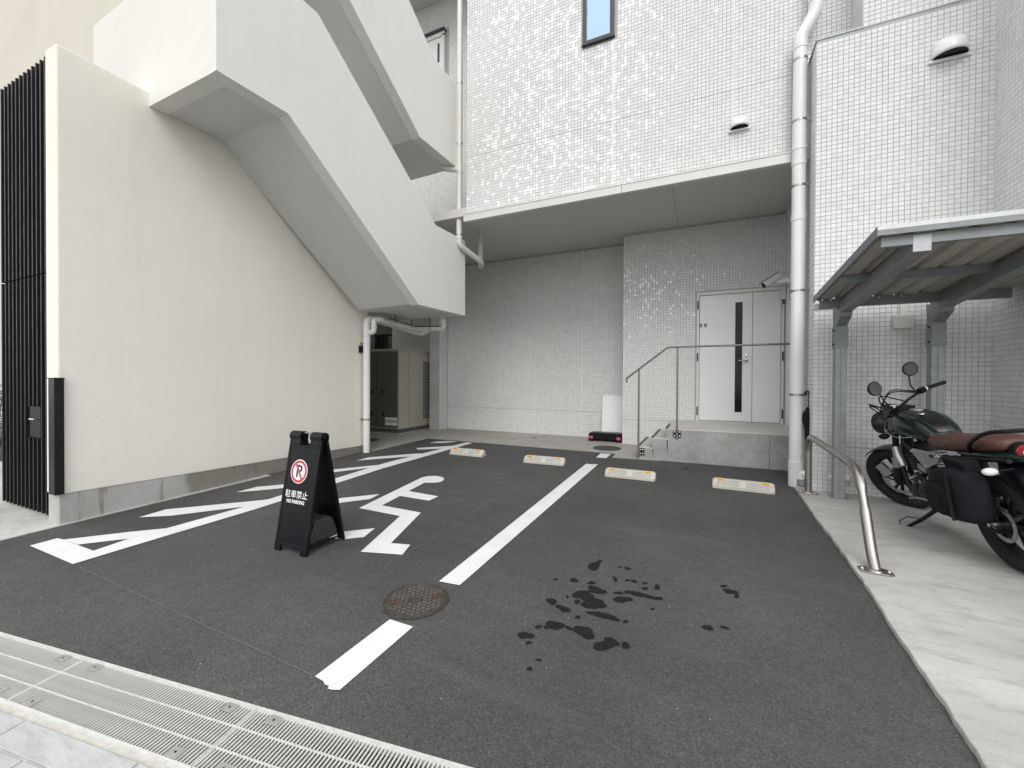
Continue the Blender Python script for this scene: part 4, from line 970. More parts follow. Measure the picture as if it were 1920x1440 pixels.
# ================================================================== transformer cabinet
cb = thing('electric_cabinet', 'large beige steel electrical cabinet with warning plate in the dark alcove under the stairs', 'cabinet', (-6.3, 7.5, .15))
X0, X1, Y0, Y1, Z0, Z1 = -7.35, -5.852, 6.953, 8.09, .255, 1.93
MB().box((X0, Y0, Z0), (X1, Y1, Z1)).build('housing', 'cab', cb, bevel=.006)
MB().box((X0 - .015, Y0 - .03, Z1), (X1 + .025, Y1 + .01, Z1 + .03)).build('roof_plate', 'cab', cb, bevel=.004)
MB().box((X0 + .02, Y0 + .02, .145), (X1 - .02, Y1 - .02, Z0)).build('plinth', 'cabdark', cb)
MB().box((X0 - .1, Y0 - .08, .10), (X1 + .05, Y1 + .05, .172)).build('concrete_plinth', 'strip', cb)
ds = PY((707, 700), Y0)[0]
for a_, b_ in ((X0 + .03, ds - .006), (ds + .006, X1 - .03)):
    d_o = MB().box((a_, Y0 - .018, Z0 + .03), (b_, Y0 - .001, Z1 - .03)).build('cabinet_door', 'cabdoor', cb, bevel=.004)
for p in ((699, 735), (717, 735), (697, 775), (719, 777)):
    c = PY(p, Y0 - .02); MB().box((c[0] - .018, Y0 - .036, c[2] - .04), (c[0] + .018, Y0 - .018, c[2] + .04)).build('latch', 'black', cb, bevel=.003)
a_, b_ = PY((722, 797), Y0 - .02), PY((745, 783.5), Y0 - .02)
pl = MB().box((a_[0], Y0 - .022, a_[2]), (b_[0] - .01, Y0 - .018, b_[2])).build('warning_plate', 'signwhite', cb)
text_mesh('lettering', '変電設備', (b_[0] - a_[0]) * .235, 'signdark', pl, ((a_[0] + b_[0]) / 2 - .005, Y0 - .0228, (a_[2] + b_[2]) / 2 - .003), EX, EZ, bold=0.0)
n0 = PY((732, 781.5), Y0 - .02); MB().box((n0[0] - .07, Y0 - .0215, n0[2] - .012), (n0[0] + .09, Y0 - .018, n0[2] + .014)).build('maker_plate', 'cabdark', cb)
MB().box((X1 - .001, Y0 + .32, Z0 + .02), (X1 + .002, Y0 + .325, Z1 - .02)).build('panel_seam', 'cabdark', cb)
l0, l1_ = PX((792, 780), X1), PX((806, 669), X1)
vp = MB().box((X1, Y1 - .30, .42), (X1 + .008, Y1 - .06, 1.72)).build('vent_panel', 'cabdark', cb)
m = MB()
for z in np.arange(.45, 1.70, .035): m.box((X1 + .008, Y1 - .29, z), (X1 + .013, Y1 - .07, z + .012))
m.build('louvres', 'cab', vp)
lf = thing('louvre_screen', 'black vertical-bar screen in the alcove behind the electric cabinet', 'screen', (-7.6, 9.1, .17))
xq = PY((703, 640), 9.5)[0]; zq = PY((720, 627), 9.5)[2]
for i in range(7):
    x = xq + i * .075; MB().box((x, 9.5, .2), (x + (.05 if i % 2 else .025), 9.55, zq)).build('bar', 'black', lf)
MB().box((xq - .1, 9.56, zq - .05), (xq + .55, 9.60, zq)).build('top_rail', 'black', lf)

# ================================================================== board and exercise step by the rear wall
bd = thing('leaning_board', 'plain white board leaning on the tiled rear wall beside the entrance wall', 'board', (-1.6, 8.15, .17))
p0, p1, pT = PY((1128, 826), 8.1), PY((1166.5, 826), 8.1), PY((1128, 741), 8.16)
MB().prism([(p0[0], 8.07, .17), (p1[0] + .04, 8.07, .17), (p1[0] + .04, 8.185, pT[2]), (p0[0], 8.185, pT[2])], (0, .012, 0)).build('panel', 'board', bd)
ex = thing('exercise_step', 'black plastic exercise step with magenta clips on the rear concrete strip', 'exercise step', (-1.7, 7.9, .165))
e0, e1_ = G((1102, 827), .006), G((1165.5, 830.5), .006); yE0, yE1 = 7.74, 8.02; zE = .163
MB().loft([(0, 0, 0, 1, 1, 6)] * 0 + [((e0[0] + e1_[0]) / 2, yE0, zE + .095, (e1_[0] - e0[0]) / 2 * .97, .055, 7), ((e0[0] + e1_[0]) / 2, yE0 + .02, zE + .10, (e1_[0] - e0[0]) / 2, .062, 7), ((e0[0] + e1_[0]) / 2, yE1 - .02, zE + .10, (e1_[0] - e0[0]) / 2, .062, 7), ((e0[0] + e1_[0]) / 2, yE1, zE + .095, (e1_[0] - e0[0]) / 2 * .97, .055, 7)], 28).build('platform', 'blackplastic', ex, smooth=50)
for xx in (e0[0] + .055, e1_[0] - .055):
    MB().box((xx - .05, yE0 - .008, zE + .0), (xx + .05, yE1 + .006, zE + .06)).build('riser', 'blackplastic', ex, bevel=.01)
    MB().box((xx - .036, yE0 - .016, zE + .05), (xx + .036, yE0 - .002, zE + .10)).build('clip', 'magenta', ex, bevel=.004)

# ================================================================== wheel stops
def wheel_stop(pl_, pr_, label):
    a_, b_ = G(pl_), G(pr_); c = (a_ + b_) / 2; W = .60; ang = math.atan2(b_[1] - a_[1], b_[0] - a_[0])
    root = thing('wheel_stop', label, 'wheel stop', (c[0], c[1], GS * c[1]), 'concrete wheel stops at the bay ends')
    root.rotation_euler = (math.atan(GS), 0, ang)
    prof = [(0, 0), (0, .035), (.062, .098), (.118, .098), (.165, .0)]          # y, z section
    W2 = W / 2
    def sec(x, k_): return [(x, y_ if z_ < .05 else y_ + (0.0), z_) for y_, z_ in prof]
    m = MB(); m.v = []; xs = [(-W2, 0), (-W2 + .028, 1), (W2 - .028, 1), (W2, 0)]
    vs = []
    for x, f in xs:
        for y_, z_ in prof:
            vs.append((x, y_ + (.010 if f == 0 and y_ < .08 else -.010 if f == 0 else 0), z_ * (1 if f else (.86 if z_ > 0 else 1))))
    n = 5; fs = [(i * n + j, i * n + (j + 1) % n, (i + 1) * n + (j + 1) % n, (i + 1) * n + j) for i in range(3) for j in range(n)] + [(4, 3, 2, 1, 0), tuple(15 + j for j in range(n))]
    m.add(vs, fs); m.build('block', 'stop', root, bevel=.005, local=True)
    sl = V3((0, .062, .063)); sl /= np.linalg.norm(sl); nm = V3((0, -.063, .062)); nm /= np.linalg.norm(nm); o_ = V3((0, 0, .035))
    for r_ in range(4):                            # ribs on the sloping face
        for sgn in (-1, 1):
            tt = .016 + r_ * .019; x0 = .03 * sgn; x1 = (.255 if r_ < 3 else .17) * sgn
            p = o_ + sl * tt + nm * .0005; m = MB(); m.obox(V3(((x0 + x1) / 2, 0, 0)) + p, (abs(x1 - x0) / 2, 0, 0), sl * .0045, nm * .007); m.build('rib', 'stop', root, bevel=.002, local=True)
    for sgn in (-1, 1):
        p = o_ + sl * .078 + nm * .002 + V3((sgn * .215, 0, 0)); m = MB(); m.obox(p, (.036, 0, 0), sl * .013, nm * .005); rf = m.build('reflector', 'orange', root, bevel=.002, local=True)
        m = MB(); m.obox(p + nm * .0052 - sl * .004, (.026, 0, 0), sl * .003, nm * .0008); m.build('reflector_slot', 'orangedark', rf, local=True)
    return root
wheel_stop((841.3, 851.9), (903.8, 858.1), 'concrete wheel stop beside the end of the hatched strip')
wheel_stop((983, 868), (1054, 874), 'concrete wheel stop between the wheelchair symbol and the white bay line')
wheel_stop((1133, 893.8), (1228, 903.8), 'concrete wheel stop beside the inner end of the white bay line, before the steps')
wheel_stop((1337, 915), (1452, 928), 'concrete wheel stop nearest the thick downpipe')

# ================================================================== motorcycle shelter
cp = thing('motorcycle_shelter', 'grey steel shelter with cantilevered lined roof over the motorcycle pad', 'shelter', (1.6, 5.2, .13))
XL_, XRR = 1.02, 2.43
def rz(y): return 2.165 + (5.106 - y) * (2.292 - 2.165) / (5.106 - 3.43)      # roof top line
yf_, yb_ = 3.43, 5.16
# sheet of folded pans, ribs running along Y
pan = 0.155; xs = np.arange(XL_, XRR - .02, pan); m = MB()
for i, x in enumerate(xs):
    xe = min(x + pan, XRR)
    prof = [(x + .002, 0), (x + .028, -.028), (xe - .030, -.028), (xe - .004, 0), (xe - .004, .003), (xe - .028, -.025), (x + .030, -.025), (x + .002, .003)]
    m = MB(); m.prism([(px_, yf_ + .02, rz(yf_ + .02) + pz_ - .012) for px_, pz_ in prof], (0, yb_ - yf_ - .03, rz(yb_) - rz(yf_) ))
    m.build('roof_pan', 'roofunder', cp)
MB().prism([(XL_ - .01, yf_, rz(yf_) - .002), (XRR, yf_, rz(yf_) - .002), (XRR, yb_, rz(yb_) - .002), (XL_ - .01, yb_, rz(yb_) - .002)], (0, 0, .012)).build('roof_sheet', 'rooftop', cp)
MB().prism([(XL_ - .013, yf_ - .002, rz(yf_) - .05), (XL_ - .013, yf_ - .002, rz(yf_) + .012), (XL_ - .013, yb_, rz(yb_) + .012), (XL_ - .013, yb_, rz(yb_) - .05)], (.010, 0, 0)).build('verge_trim', 'portsteel', cp)
MB().prism([(XL_ - .012, yf_ - .004, rz(yf_) - .012), (XL_ - .012, yf_ - .004, rz(yf_) + .016), (XRR, yf_ - .004, rz(yf_) + .016), (XRR, yf_ - .004, rz(yf_) - .012)], (0, .012, 0)).build('eaves_trim', 'rooftop', cp)
MB().box((XL_ - .010, yf_ - .003, rz(yf_) - .046), (XRR, yf_ + .012, rz(yf_) - .0125)).build('eaves_board', 'portsteel', cp)
def purlin(y, name, h=.065, mat='portsteel', x0=XL_ + .02, x1=2.405):
    zt2 = rz(y) - .044; m = MB()
    m.box((x0, y, zt2 - h), (x1, y + .004, zt2)); m.box((x0, y + .004, zt2 - .004), (x1, y + .045, zt2)); m.box((x0, y + .004, zt2 - h), (x1, y + .045, zt2 - h + .004)); return m.build(name, mat, cp)
purlin(3.47, 'front_purlin'); purlin(4.28, 'purlin', .06); purlin(5.06, 'rear_purlin', .085)
for bx0, bx1 in ((1.200, 1.284), (1.925, 2.01)):
    za = rz(3.46) - .046; zb2 = rz(5.2) - .050; h = .112
    MB().prism([(bx0, 3.475, za - h), (bx0, 3.475, za - .012), (bx0, 5.21, zb2 - .03), (bx0, 5.21, zb2 - h - .04)], (bx1 - bx0, 0, 0)).build('roof_beam', 'portsteel', cp, bevel=.004)
    MB().box((bx0 - .002, 3.468, za - h - .002), (bx1 + .002, 3.4745, za - .010)).build('beam_end_cap', 'portlight', cp)
    # post: a flat box section with raised centre rib, bent knee at the top
    yp0, yp1 = 5.155, 5.255; zp = .026 + GS * 5.2
    MB().box((bx0 - .004, yp0, zp - .01), (bx1 + .006, yp1, 1.80)).build('post', 'galv', cp, bevel=.006)
    MB().box(((bx0 + bx1) / 2 - .004, yp0 - .003, zp), ((bx0 + bx1) / 2 + .002, yp0 + .001, 1.66)).build('post_seam', 'portsteel', cp)
    MB().box((bx0 - .010, yp0 - .008, 1.64), (bx1 + .012, yp1 + .006, 1.86)).build('post_sleeve', 'portsteel', cp, bevel=.003)
    MB().prism([(bx0 - .004, yp0 - .004, 1.86), (bx0 - .004, yp1, 1.86), (bx0 - .004, yp1 + .02, zb2 - .06), (bx0 - .004, yp0 - .17, zb2 - h - .005), (bx0 - .004, yp0 - .15, zb2 - h - .06)], (bx1 - bx0 + .008, 0, 0)).build('knee_bracket', 'portsteel', cp, bevel=.003)
    MB().prism([((bx0 + bx1) / 2 - .003, yp0 - .007, 1.87), ((bx0 + bx1) / 2 + .003, yp0 - .007, 1.87), ((bx0 + bx1) / 2 + .003, yp0 - .152, zb2 - h - .062), ((bx0 + bx1) / 2 - .003, yp0 - .152, zb2 - h - .062)], (0, .004, 0)).build('knee_seam', 'black', cp)
    for z in (1.68, 1.82):
        for xx in (bx0 - .016, bx1 + .018): MB().cyl((xx - .006, yp0 + .03, z), (xx + .006, yp0 + .03, z), .010, 8).build('bolt', 'darkgrey', cp)
    MB().box((bx0 - .03, yp0 - .03, zp - .004), (bx1 + .03, yp1 + .03, zp + .006)).build('base_plate', 'galv', cp)
# gutter stub at the low edge
MB().box((XL_ - .03, 5.10, rz(5.12) - .135), (1.19, 5.16, rz(5.12) - .075)).build('gutter', 'fascia', cp, bevel=.006)
for xx in (1.06, 1.13, 1.36, 1.5, 1.66, 1.8):
    MB().lathe((xx, 5.04, rz(5.04) - .05), (0, 0, -1), [(.012, 0), (.012, .012), (.005, .02), (0, .02)], 8).build('roof_bolt', 'bright', cp)

# ================================================================== guard rail
gr = thing('guard_rail', 'bent stainless hoop guard rail at the edge of the motorcycle pad', 'guard rail', (1.0, 4.3, .11))
pts = [(1.0, 3.36, gz(3.36) + .028), (1.0, 3.44, .20), (1.0, 3.53, .37), (1.0, 3.60, .50), (1.0, 3.665, .60), (1.0, 3.735, .655), (1.0, 3.85, .69), (1.0, 4.0, .70), (1.0, 4.4, .712), (1.0, 4.95, .728), (1.0, 5.13, .726), (1.0, 5.215, .69), (1.0, 5.25, .61), (1.0, 5.255, .50), (1.0, 5.25, gz(5.25) + .028)]
P = [V3(p) for p in pts]; fine = []
for i in range(len(P) - 1):
    p0, p1, p2, p3 = P[max(i - 1, 0)], P[i], P[i + 1], P[min(i + 2, len(P) - 1)]
    for t in np.linspace(0, 1, 5, endpoint=False): fine.append(.5 * (2 * p1 + (p2 - p0) * t + (2 * p0 - 5 * p1 + 4 * p2 - p3) * t * t + (3 * p1 - p0 - 3 * p2 + p3) * t ** 3))
fine.append(P[-1])
rr = [.0305 - (.006 if .44 < p[2] < .55 and p[1] < 4 else 0) for p in fine]
MB().tube(fine, rr, 22).build('hoop', 'steel', gr, smooth=60)
for y in (3.36, 5.25):
    zc = gz(y) + .027
    pl_ = MB().prism([(.915, y - .035, zc), (.95, y - .052, zc), (1.05, y - .052, zc), (1.085, y - .035, zc), (1.085, y + .035, zc), (1.05, y + .052, zc), (.95, y + .052, zc), (.915, y + .035, zc)], (0, 0, .009)).build('foot_plate', 'steel', gr, bevel=.002)
    MB().lathe((1.0, y, zc + .009), (0, 0, 1), [(.045, 0), (.042, .006), (.032, .012)], 22).build('weld_collar', 'steel', pl_, smooth=50)
    for sx2 in (-1, 1): MB().lathe((1.0 + sx2 * .068, y, zc + .009), (0, 0, 1), [(.011, 0), (.011, .004), (.005, .010), (0, .010)], 10).build('bolt', 'bright', pl_, smooth=40)

# ================================================================== umbrella on the downpipe
um = thing('umbrella', 'folded black umbrella hung by its hook on the thick downpipe strap', 'umbrella', (1.03, 5.60, .4))
ux_, uy_ = 1.055, 5.575
zh = PY((1505, 742), uy_)[2]
m = MB(); m.tube([(ux_ - .03, uy_, zh + .005), (ux_ - .032, uy_, zh + .035), (ux_ - .012, uy_, zh + .055), (ux_ + .008, uy_, zh + .035), (ux_ + .008, uy_, zh - .14)], .010, 12); m.build('handle', 'blackplastic', um, smooth=50)
n = 16; prof = [(-.12, .014), (-.15, .026), (-.20, .046), (-.26, .052), (-.34, .042), (-.45, .037), (-.6, .030), (-.72, .020), (-.82, .008)]
rows = []
for h, r_ in prof:
    rows.append([(ux_ + .008 + r_ * (1 + .35 * math.sin(5 * 2 * math.pi * j / n + h * 9)) * math.cos(2 * math.pi * j / n), uy_ + r_ * (1 + .35 * math.sin(5 * 2 * math.pi * j / n + h * 9)) * .7 * math.sin(2 * math.pi * j / n), zh + h) for j in range(n)])
m = MB(); m.add([q for row in rows for q in row], [(i * n + j, i * n + (j + 1) % n, (i + 1) * n + (j + 1) % n, (i + 1) * n + j) for i in range(len(rows) - 1) for j in range(n)]); m.build('canopy', 'cloth', um, smooth=50)
m = MB(); m.add([(ux_ + .03, uy_, zh - .16), (ux_ + .085, uy_ - .01, zh - .25), (ux_ + .03, uy_ - .015, zh - .34), (ux_ + .02, uy_ + .01, zh - .25)], [(0, 1, 3), (1, 2, 3), (0, 3, 2, 1)][:2]); m.build('loose_panel', 'cloth', um)
MB().cyl((ux_ + .008, uy_, zh - .81), (ux_ + .008, uy_, zh - .88), .005, 8).build('ferrule', 'steel', um)

# ================================================================== A-frame sign
SXc = -2.712; hw = .168; yA, yB2 = 2.037, 2.400; zA, zB = GS * yA, GS * yB2; zTop = .905; yT = 2.205
sgn_ = thing('no_parking_sign', 'black plastic A-frame no-parking sign standing beside the wheelchair symbol', 'sign', (SXc, 2.21, GS * 2.21))
fu = V3((0, yT - .022 - yA, zTop - zA)); fh = np.linalg.norm(fu); fu /= fh; fn = np.cross(EX, fu)          # outward normal of the front leaf
if fn[1] > 0: fn = -fn
def FP(x, s_, d=0.0): return V3((SXc + x, yA, zA)) + fu * s_ + fn * d
def leaf(name, P_, nrm, back):
    # outline in leaf coordinates with hand notch at the top and foot notch at the bottom
    n_ = -nrm * .02
    h = fh
    body_ = MB()
    def quad(x0, x1, s0_, s1_, d0=0.0, th=.022): body_.prism([P_(x0, s0_, d0), P_(x1, s0_, d0), P_(x1, s1_, d0), P_(x0, s1_, d0)], -nrm * th)
    quad(-hw, -hw + .024, 0.0, h - .03); quad(hw - .024, hw, 0.0, h - .03)                       # side frames
    quad(-hw + .024, hw - .024, .045, .062); quad(-hw + .024, hw - .024, h - .115, h - .10)        # bars
    quad(-hw + .024, -.052, h - .10, h - .03); quad(.052, hw - .024, h - .10, h - .03)
    quad(-hw + .024, -.105, 0, .045); quad(.105, hw - .024, 0, .045)
    ob = body_.build(name, 'blackplastic', sgn_, bevel=.004)
    pn = MB().prism([P_(-hw + .023, .060, -.004), P_(hw - .023, .060, -.004), P_(hw - .023, h - .112, -.004), P_(-hw + .023, h - .112, -.004)], -nrm * .008).build('panel', 'signdark' if False else 'blackplastic', ob)
    return ob, pn
fr, fpn = leaf('front_leaf', FP, fn, False)
bu = V3((0, yT + .022 - yB2, zTop - zB)); bu /= np.linalg.norm(bu); bn = np.cross(EX, bu); bn = bn if bn[1] > 0 else -bn
def BP(x, s_, d=0.0): return V3((SXc + x, yB2, zB)) + bu * s_ + bn * d
leaf('back_leaf', BP, bn, True)
for x0, x1 in ((-hw, -.052), (.052, hw)):
    m = MB(); cz = zTop - .035; pr = []
    for k_ in range(13):
        a = math.pi * k_ / 12; pr.append((SXc + x0, yT - .038 * math.cos(a), cz + .036 * math.sin(a)))
    pr += [(SXc + x0, yT + .036, cz - .02), (SXc + x0, yT - .036, cz - .02)]
    m.prism(pr, (x1 - x0, 0, 0)); m.build('top_hinge', 'blackplastic', sgn_, smooth=40)
MB().cyl((SXc - .054, yT, zTop - .012), (SXc + .054, yT, zTop - .012), .006, 10).build('hinge_rod', 'steel', sgn_)
def fs_(py_): # height along the front leaf for an image row
    return None
def onleaf(p):
    q = PL(p, fn, fn @ FP(0, 0, -.004)); d = q - FP(0, 0, -.004); return d[0], d @ fu
cx_, cs = onleaf((561, 884)); cx_ += .0; rad = .088
def disc(r0, r1, d, mat, name, par, n=48):
    m = MB(); vs = []
    for j in range(n):
        a = 2 * math.pi * j / n; vs += [FP(cx_ + r0 * math.cos(a), cs + r0 * math.sin(a), d), FP(cx_ + r1 * math.cos(a), cs + r1 * math.sin(a), d)]
    m.add(vs, [(2 * j, 2 * ((j + 1) % n), 2 * ((j + 1) % n) + 1, 2 * j + 1) for j in range(n)]); return m.build(name, mat, par)
emb = disc(0.0005, rad, -.0030, 'signwhite', 'emblem', sgn_)
text_mesh('letter_p', 'P', .128, 'signdark', emb, FP(cx_, cs - .002, -.0022), EX, fu, bold=.002)
disc(rad * .72, rad * .93, -.0014, 'signred', 'red_ring', emb)
m = MB(); a1_ = R_(125); u_ = V3((math.cos(a1_), math.sin(a1_), 0)); m.add([FP(cx_ + s1 * rad * .75 * math.cos(a1_) + s2 * .0085 * math.sin(a1_), cs + s1 * rad * .75 * math.sin(a1_) - s2 * .0085 * math.cos(a1_), -.0010) for s1, s2 in ((-1, -1), (1, -1), (1, 1), (-1, 1))], [(0, 1, 2, 3)]); m.build('red_bar', 'signred', emb)
tx, ts = onleaf((554.5, 928)); text_mesh('lettering', '駐車禁止', .060, 'signwhite', sgn_, FP(tx + .008, ts, -.0030), EX, fu, bold=0.0)
tx, ts = onleaf((552.5, 941)); text_mesh('lettering', 'NO PARKING', .036, 'signwhite', sgn_, FP(tx + .008, ts, -.0030), EX, fu, bold=.0008, sx=.86)
# cross brace bar seen through the front leaf is the stretcher between the leaves
MB().tube([(SXc + hw - .02, yA + .05, .09), (SXc + hw - .02, yB2 - .05, .09)], .006, 8).build('stretcher', 'blackplastic', sgn_)
MB().tube([(SXc - hw + .02, yA + .05, .09), (SXc - hw + .02, yB2 - .05, .09)], .006, 8).build('stretcher', 'blackplastic', sgn_)
bw = thing('ballast_weight', 'dark grey ribbed ballast weight lying inside the A-frame sign', 'weight', (SXc, 2.23, GS * 2.2))
m = MB(); zc = .10
prof = [(2.095, zc), (2.095, zc + .045), (2.135, zc + .145), (2.165, zc + .165), (2.27, zc + .165), (2.30, zc + .145), (2.345, zc + .045), (2.345, zc)]
m.prism([(SXc - hw + .03, y, z) for y, z in prof], (2 * hw - .055, 0, 0)); m.build('body', 'darkgrey', bw, bevel=.012)
for x in (-.08, 0.0, .08): m = MB(); m.prism([(SXc + x, y + (y - 2.22) * .03, z + (.004 if z > zc + .04 else 0)) for y, z in prof], (.014, 0, 0)); m.build('rib', 'darkgrey', bw, bevel=.003)

# ================================================================== motorcycle
bk = thing('motorcycle', 'dark green retro motorcycle with brown seat parked under the shelter, wheel turned left', 'motorcycle', (1.86, 3.75, GS * 3.75 + .026))
bk.rotation_euler = Matrix(Matrix.Rotation(R_(5), 3, 'Z') @ Matrix.Rotation(R_(-10), 3, 'Y')).to_euler()
def B(mb, name, mat, parent=None, smooth=45, bevel=0, **k): return mb.build(name, mat, parent or bk, smooth=smooth, bevel=bevel, local=True, **k)
RW = .305
def wheel(c, wid, xf=None, rear=False):
    c = V3(c); X = lambda mb: mb.xf(xf) if xf else mb
    rc = .052 * (1.15 if rear else 1); prof = []
    for i in range(14):
        a = 2 * math.pi * i / 14; prof.append((RW - rc + rc * math.cos(a) * 1.0, wid / 2 * math.sin(a)))
    ty = B(X(MB().lathe(c, (1, 0, 0), prof, 48, closed=True)), 'rear_wheel' if rear else 'front_wheel', 'rubber', smooth=60)
    R1 = RW - rc * 1.75
    B(X(MB().lathe(c, (1, 0, 0), [(R1 + .012, -wid * .36), (R1 + .016, -wid * .28), (R1 - .012, -wid * .2), (R1 - .012, wid * .2), (R1 + .016, wid * .28), (R1 + .012, wid * .36)], 48, closed=True)), 'rim', 'black', ty)
    m = MB()
    for k_ in range(5):
        a = 2 * math.pi * k_ / 5 + .3
        for da in (-.22, .22):
            p = c + V3((0, .05 * math.cos(a), .05 * math.sin(a))); q = c + V3((0, (R1 - .004) * math.cos(a + da), (R1 - .004) * math.sin(a + da))); m.bar(p, q, .018, .022, up=(1, 0, 0))
    B(X(m), 'spokes', 'black', ty, smooth=None)
    B(X(MB().lathe(c, (1, 0, 0), [(.052, -.05), (.052, .05)], 20)), 'hub', 'engine', ty)
    dr_ = .115 if rear else .135
    m = MB().lathe(c + V3((-.062, 0, 0)), (1, 0, 0), [(dr_ - .028, 0), (dr_, 0), (dr_, .005), (dr_ - .028, .005)], 40, closed=True)
    B(X(m), 'brake_disc' if not rear else 'sprocket_ring', 'alu', ty)
    for k_ in range(5):
        a = 2 * math.pi * k_ / 5; B(X(MB().bar(c + V3((-.06, .045 * math.cos(a), .045 * math.sin(a))), c + V3((-.06, (dr_ - .02) * math.cos(a + .3), (dr_ - .02) * math.sin(a + .3))), .006, .016, up=(1, 0, 0))), 'disc_carrier', 'engine', ty, smooth=None)
    return ty
pS = Vector((0, 1.08, .90)); axS = Vector((0, -.42, .907)).normalized()
ST = Matrix.Translation(pS) @ Matrix.Rotation(R_(36), 4, axS) @ Matrix.Translation(-pS)
wheel((0, 0, RW), .13, None, True)
wheel((0, 1.33, RW), .10, ST)
def X(mb): return mb.xf(ST)
ax = V3((0, 1.33, RW))
# fork and front end
for s_ in (-1, 1):
    top_ = V3((s_ * .095, 1.075, .95)); bot = V3((s_ * .095, 1.305, .33))
    B(X(MB().tube([top_, top_ + (bot - top_) * .58], .024, 14)), 'fork_tube', 'black')
    B(X(MB().tube([top_ + (bot - top_) * .56, bot, bot + V3((0, .012, -.03))], [.031, .029, .022], 14)), 'fork_leg', 'engine')
    B(X(MB().tube([top_ + (bot - top_) * .62, top_ + (bot - top_) * .78], .0325, 14)), 'fork_band', 'alu')
B(X(MB().cyl(ax + (-.115, 0, 0), ax + (.115, 0, 0), .014, 12)), 'axle', 'bright')
cal = X(MB().obox(ax + (-.075, .065, .115), (.022, 0, 0), (0, .035, -.02), (0, .03, .052))); B(cal, 'brake_caliper', 'alu', smooth=None, bevel=.008)
for z in (.87, .955): B(X(MB().obox((0, 1.085 + (.93 - z) * .42, z), (.125, 0, 0), (0, .04, .01), (0, -.006, .014))), 'triple_clamp', 'black', smooth=None, bevel=.006)
# front mudguard following the tyre
rows = []
for k_ in range(15):
    a = R_(52 + 104 * k_ / 14); rr_ = RW + .008
    rows.append([(.066 * math.sin(t) , 1.33 + (rr_ + .012 * math.cos(t)) * math.cos(a), RW + (rr_ + .012 * math.cos(t)) * math.sin(a)) for t in np.linspace(-1.5, 1.5, 9)])
m = MB(); m.add([q for r_ in rows for q in r_], [(i * 9 + j, i * 9 + j + 1, (i + 1) * 9 + j + 1, (i + 1) * 9 + j) for i in range(14) for j in range(8)])
fdr = B(X(m), 'front_mudguard', 'tank', smooth=60); sm = fdr.modifiers.new('solid', 'SOLIDIFY'); sm.thickness = .004
# headlight, instruments, bars
hd = B(X(MB().lathe((0, 1.17, .86), (0, 1, .02), [(0.0, -.02), (.05, -.01), (.085, .03), (.098, .09), (.10, .12), (.094, .13)], 28)), 'headlight', 'tankmatte')
B(X(MB().lathe((0, 1.17, .86), (0, 1, .02), [(.094, .128), (.08, .138), (0, .142)], 28)), 'lens', 'clearlens', hd)
B(X(MB().lathe((0, 1.14, 1.0), (0, -.45, .9), [(0, -.045), (.045, -.035), (.052, 0), (.052, .012), (.045, .014), (0, .012)], 24)), 'instrument', 'blackplastic')
bar_pts = [(-.39, .93, 1.05), (-.24, .985, 1.065), (-.12, 1.06, 1.02), (-.05, 1.075, 1.0), (.05, 1.075, 1.0), (.12, 1.06, 1.02), (.24, .985, 1.065), (.39, .93, 1.05)]
B(X(MB().tube(bar_pts, .0115, 12)), 'handlebar', 'black')
for s_ in (-1, 1):
    a_, b_ = V3((s_ * .255, .98, 1.064)), V3((s_ * .40, .926, 1.049))
    B(X(MB().tube([a_, a_ + (b_ - a_) * .12, a_ + (b_ - a_) * .13, b_], [.019, .019, .0165, .0165], 14)), 'grip', 'rubber')
    B(X(MB().tube([a_ + (a_ - b_) * .08, a_], [.019, .019], 12)), 'grip_collar', 'signwhite' if s_ > 0 else 'black')
    sw = B(X(MB().obox(V3((s_ * .215, .995, 1.06)), (.03, 0, 0), (0, .022, 0), (0, 0, .024))), 'switch_box', 'blackplastic', smooth=None, bevel=.008)
    if s_ > 0: B(X(MB().obox(V3((s_ * .225, .985, 1.084)), (.016, 0, 0), (0, .010, 0), (0, 0, .004))), 'stop_switch', 'redlens', sw, smooth=None, bevel=.002)
    B(X(MB().tube([(s_ * .20, 1.03, 1.06), (s_ * .27, 1.05, 1.055), (s_ * .385, 1.00, 1.04)], [.008, .007, .006], 8)), 'lever', 'black')
    B(X(MB().tube([(s_ * .17, 1.01, 1.065), (s_ * .175, 1.03, 1.13), (s_ * .20, 1.02, 1.22)], .0055, 8)), 'mirror_stem', 'black')
    mc = V3((s_ * .232, 1.01, 1.265))
    mh = B(X(MB().lathe(mc, (s_ * -.12, -1, .10), [(0, -.028), (.045, -.022), (.058, -.006), (.060, .004), (.054, .006)], 26).xf(Matrix.Translation(Vector(mc)) @ Matrix.Diagonal((1.38, 1, 1.02, 1)) @ Matrix.Translation(-Vector(mc)))), 'mirror_housing', 'blackplastic')
    B(X(MB().lathe(mc, (s_ * -.12, -1, .10), [(.053, .0062), (0, .0066)], 26).xf(Matrix.Translation(Vector(mc)) @ Matrix.Diagonal((1.38, 1, 1.02, 1)) @ Matrix.Translation(-Vector(mc)))), 'mirror_glass', 'mirror', mh)
    bl = B(X(MB().ell((s_ * .18, 1.17, .80), (.030, .042, .026), 14, 8)), 'front_indicator', 'blackplastic')
    B(X(MB().tube([(s_ * .09, 1.14, .82), (s_ * .17, 1.165, .805)], .010, 8)), 'indicator_stem', 'alu')
for k_ in range(5):     # cables
    s_ = (-1, 1, -1, 1, 0)[k_]; B(X(MB().tube(fillet([(s_ * (.18 + .01 * k_), 1.01, 1.05), (s_ * .16, 1.20, 1.10 + .01 * k_), (.02 * (k_ - 2), 1.24, .99), (.02 * (k_ - 2), 1.10, .80)], .08), .0055, 7)), 'cable', 'rubber')
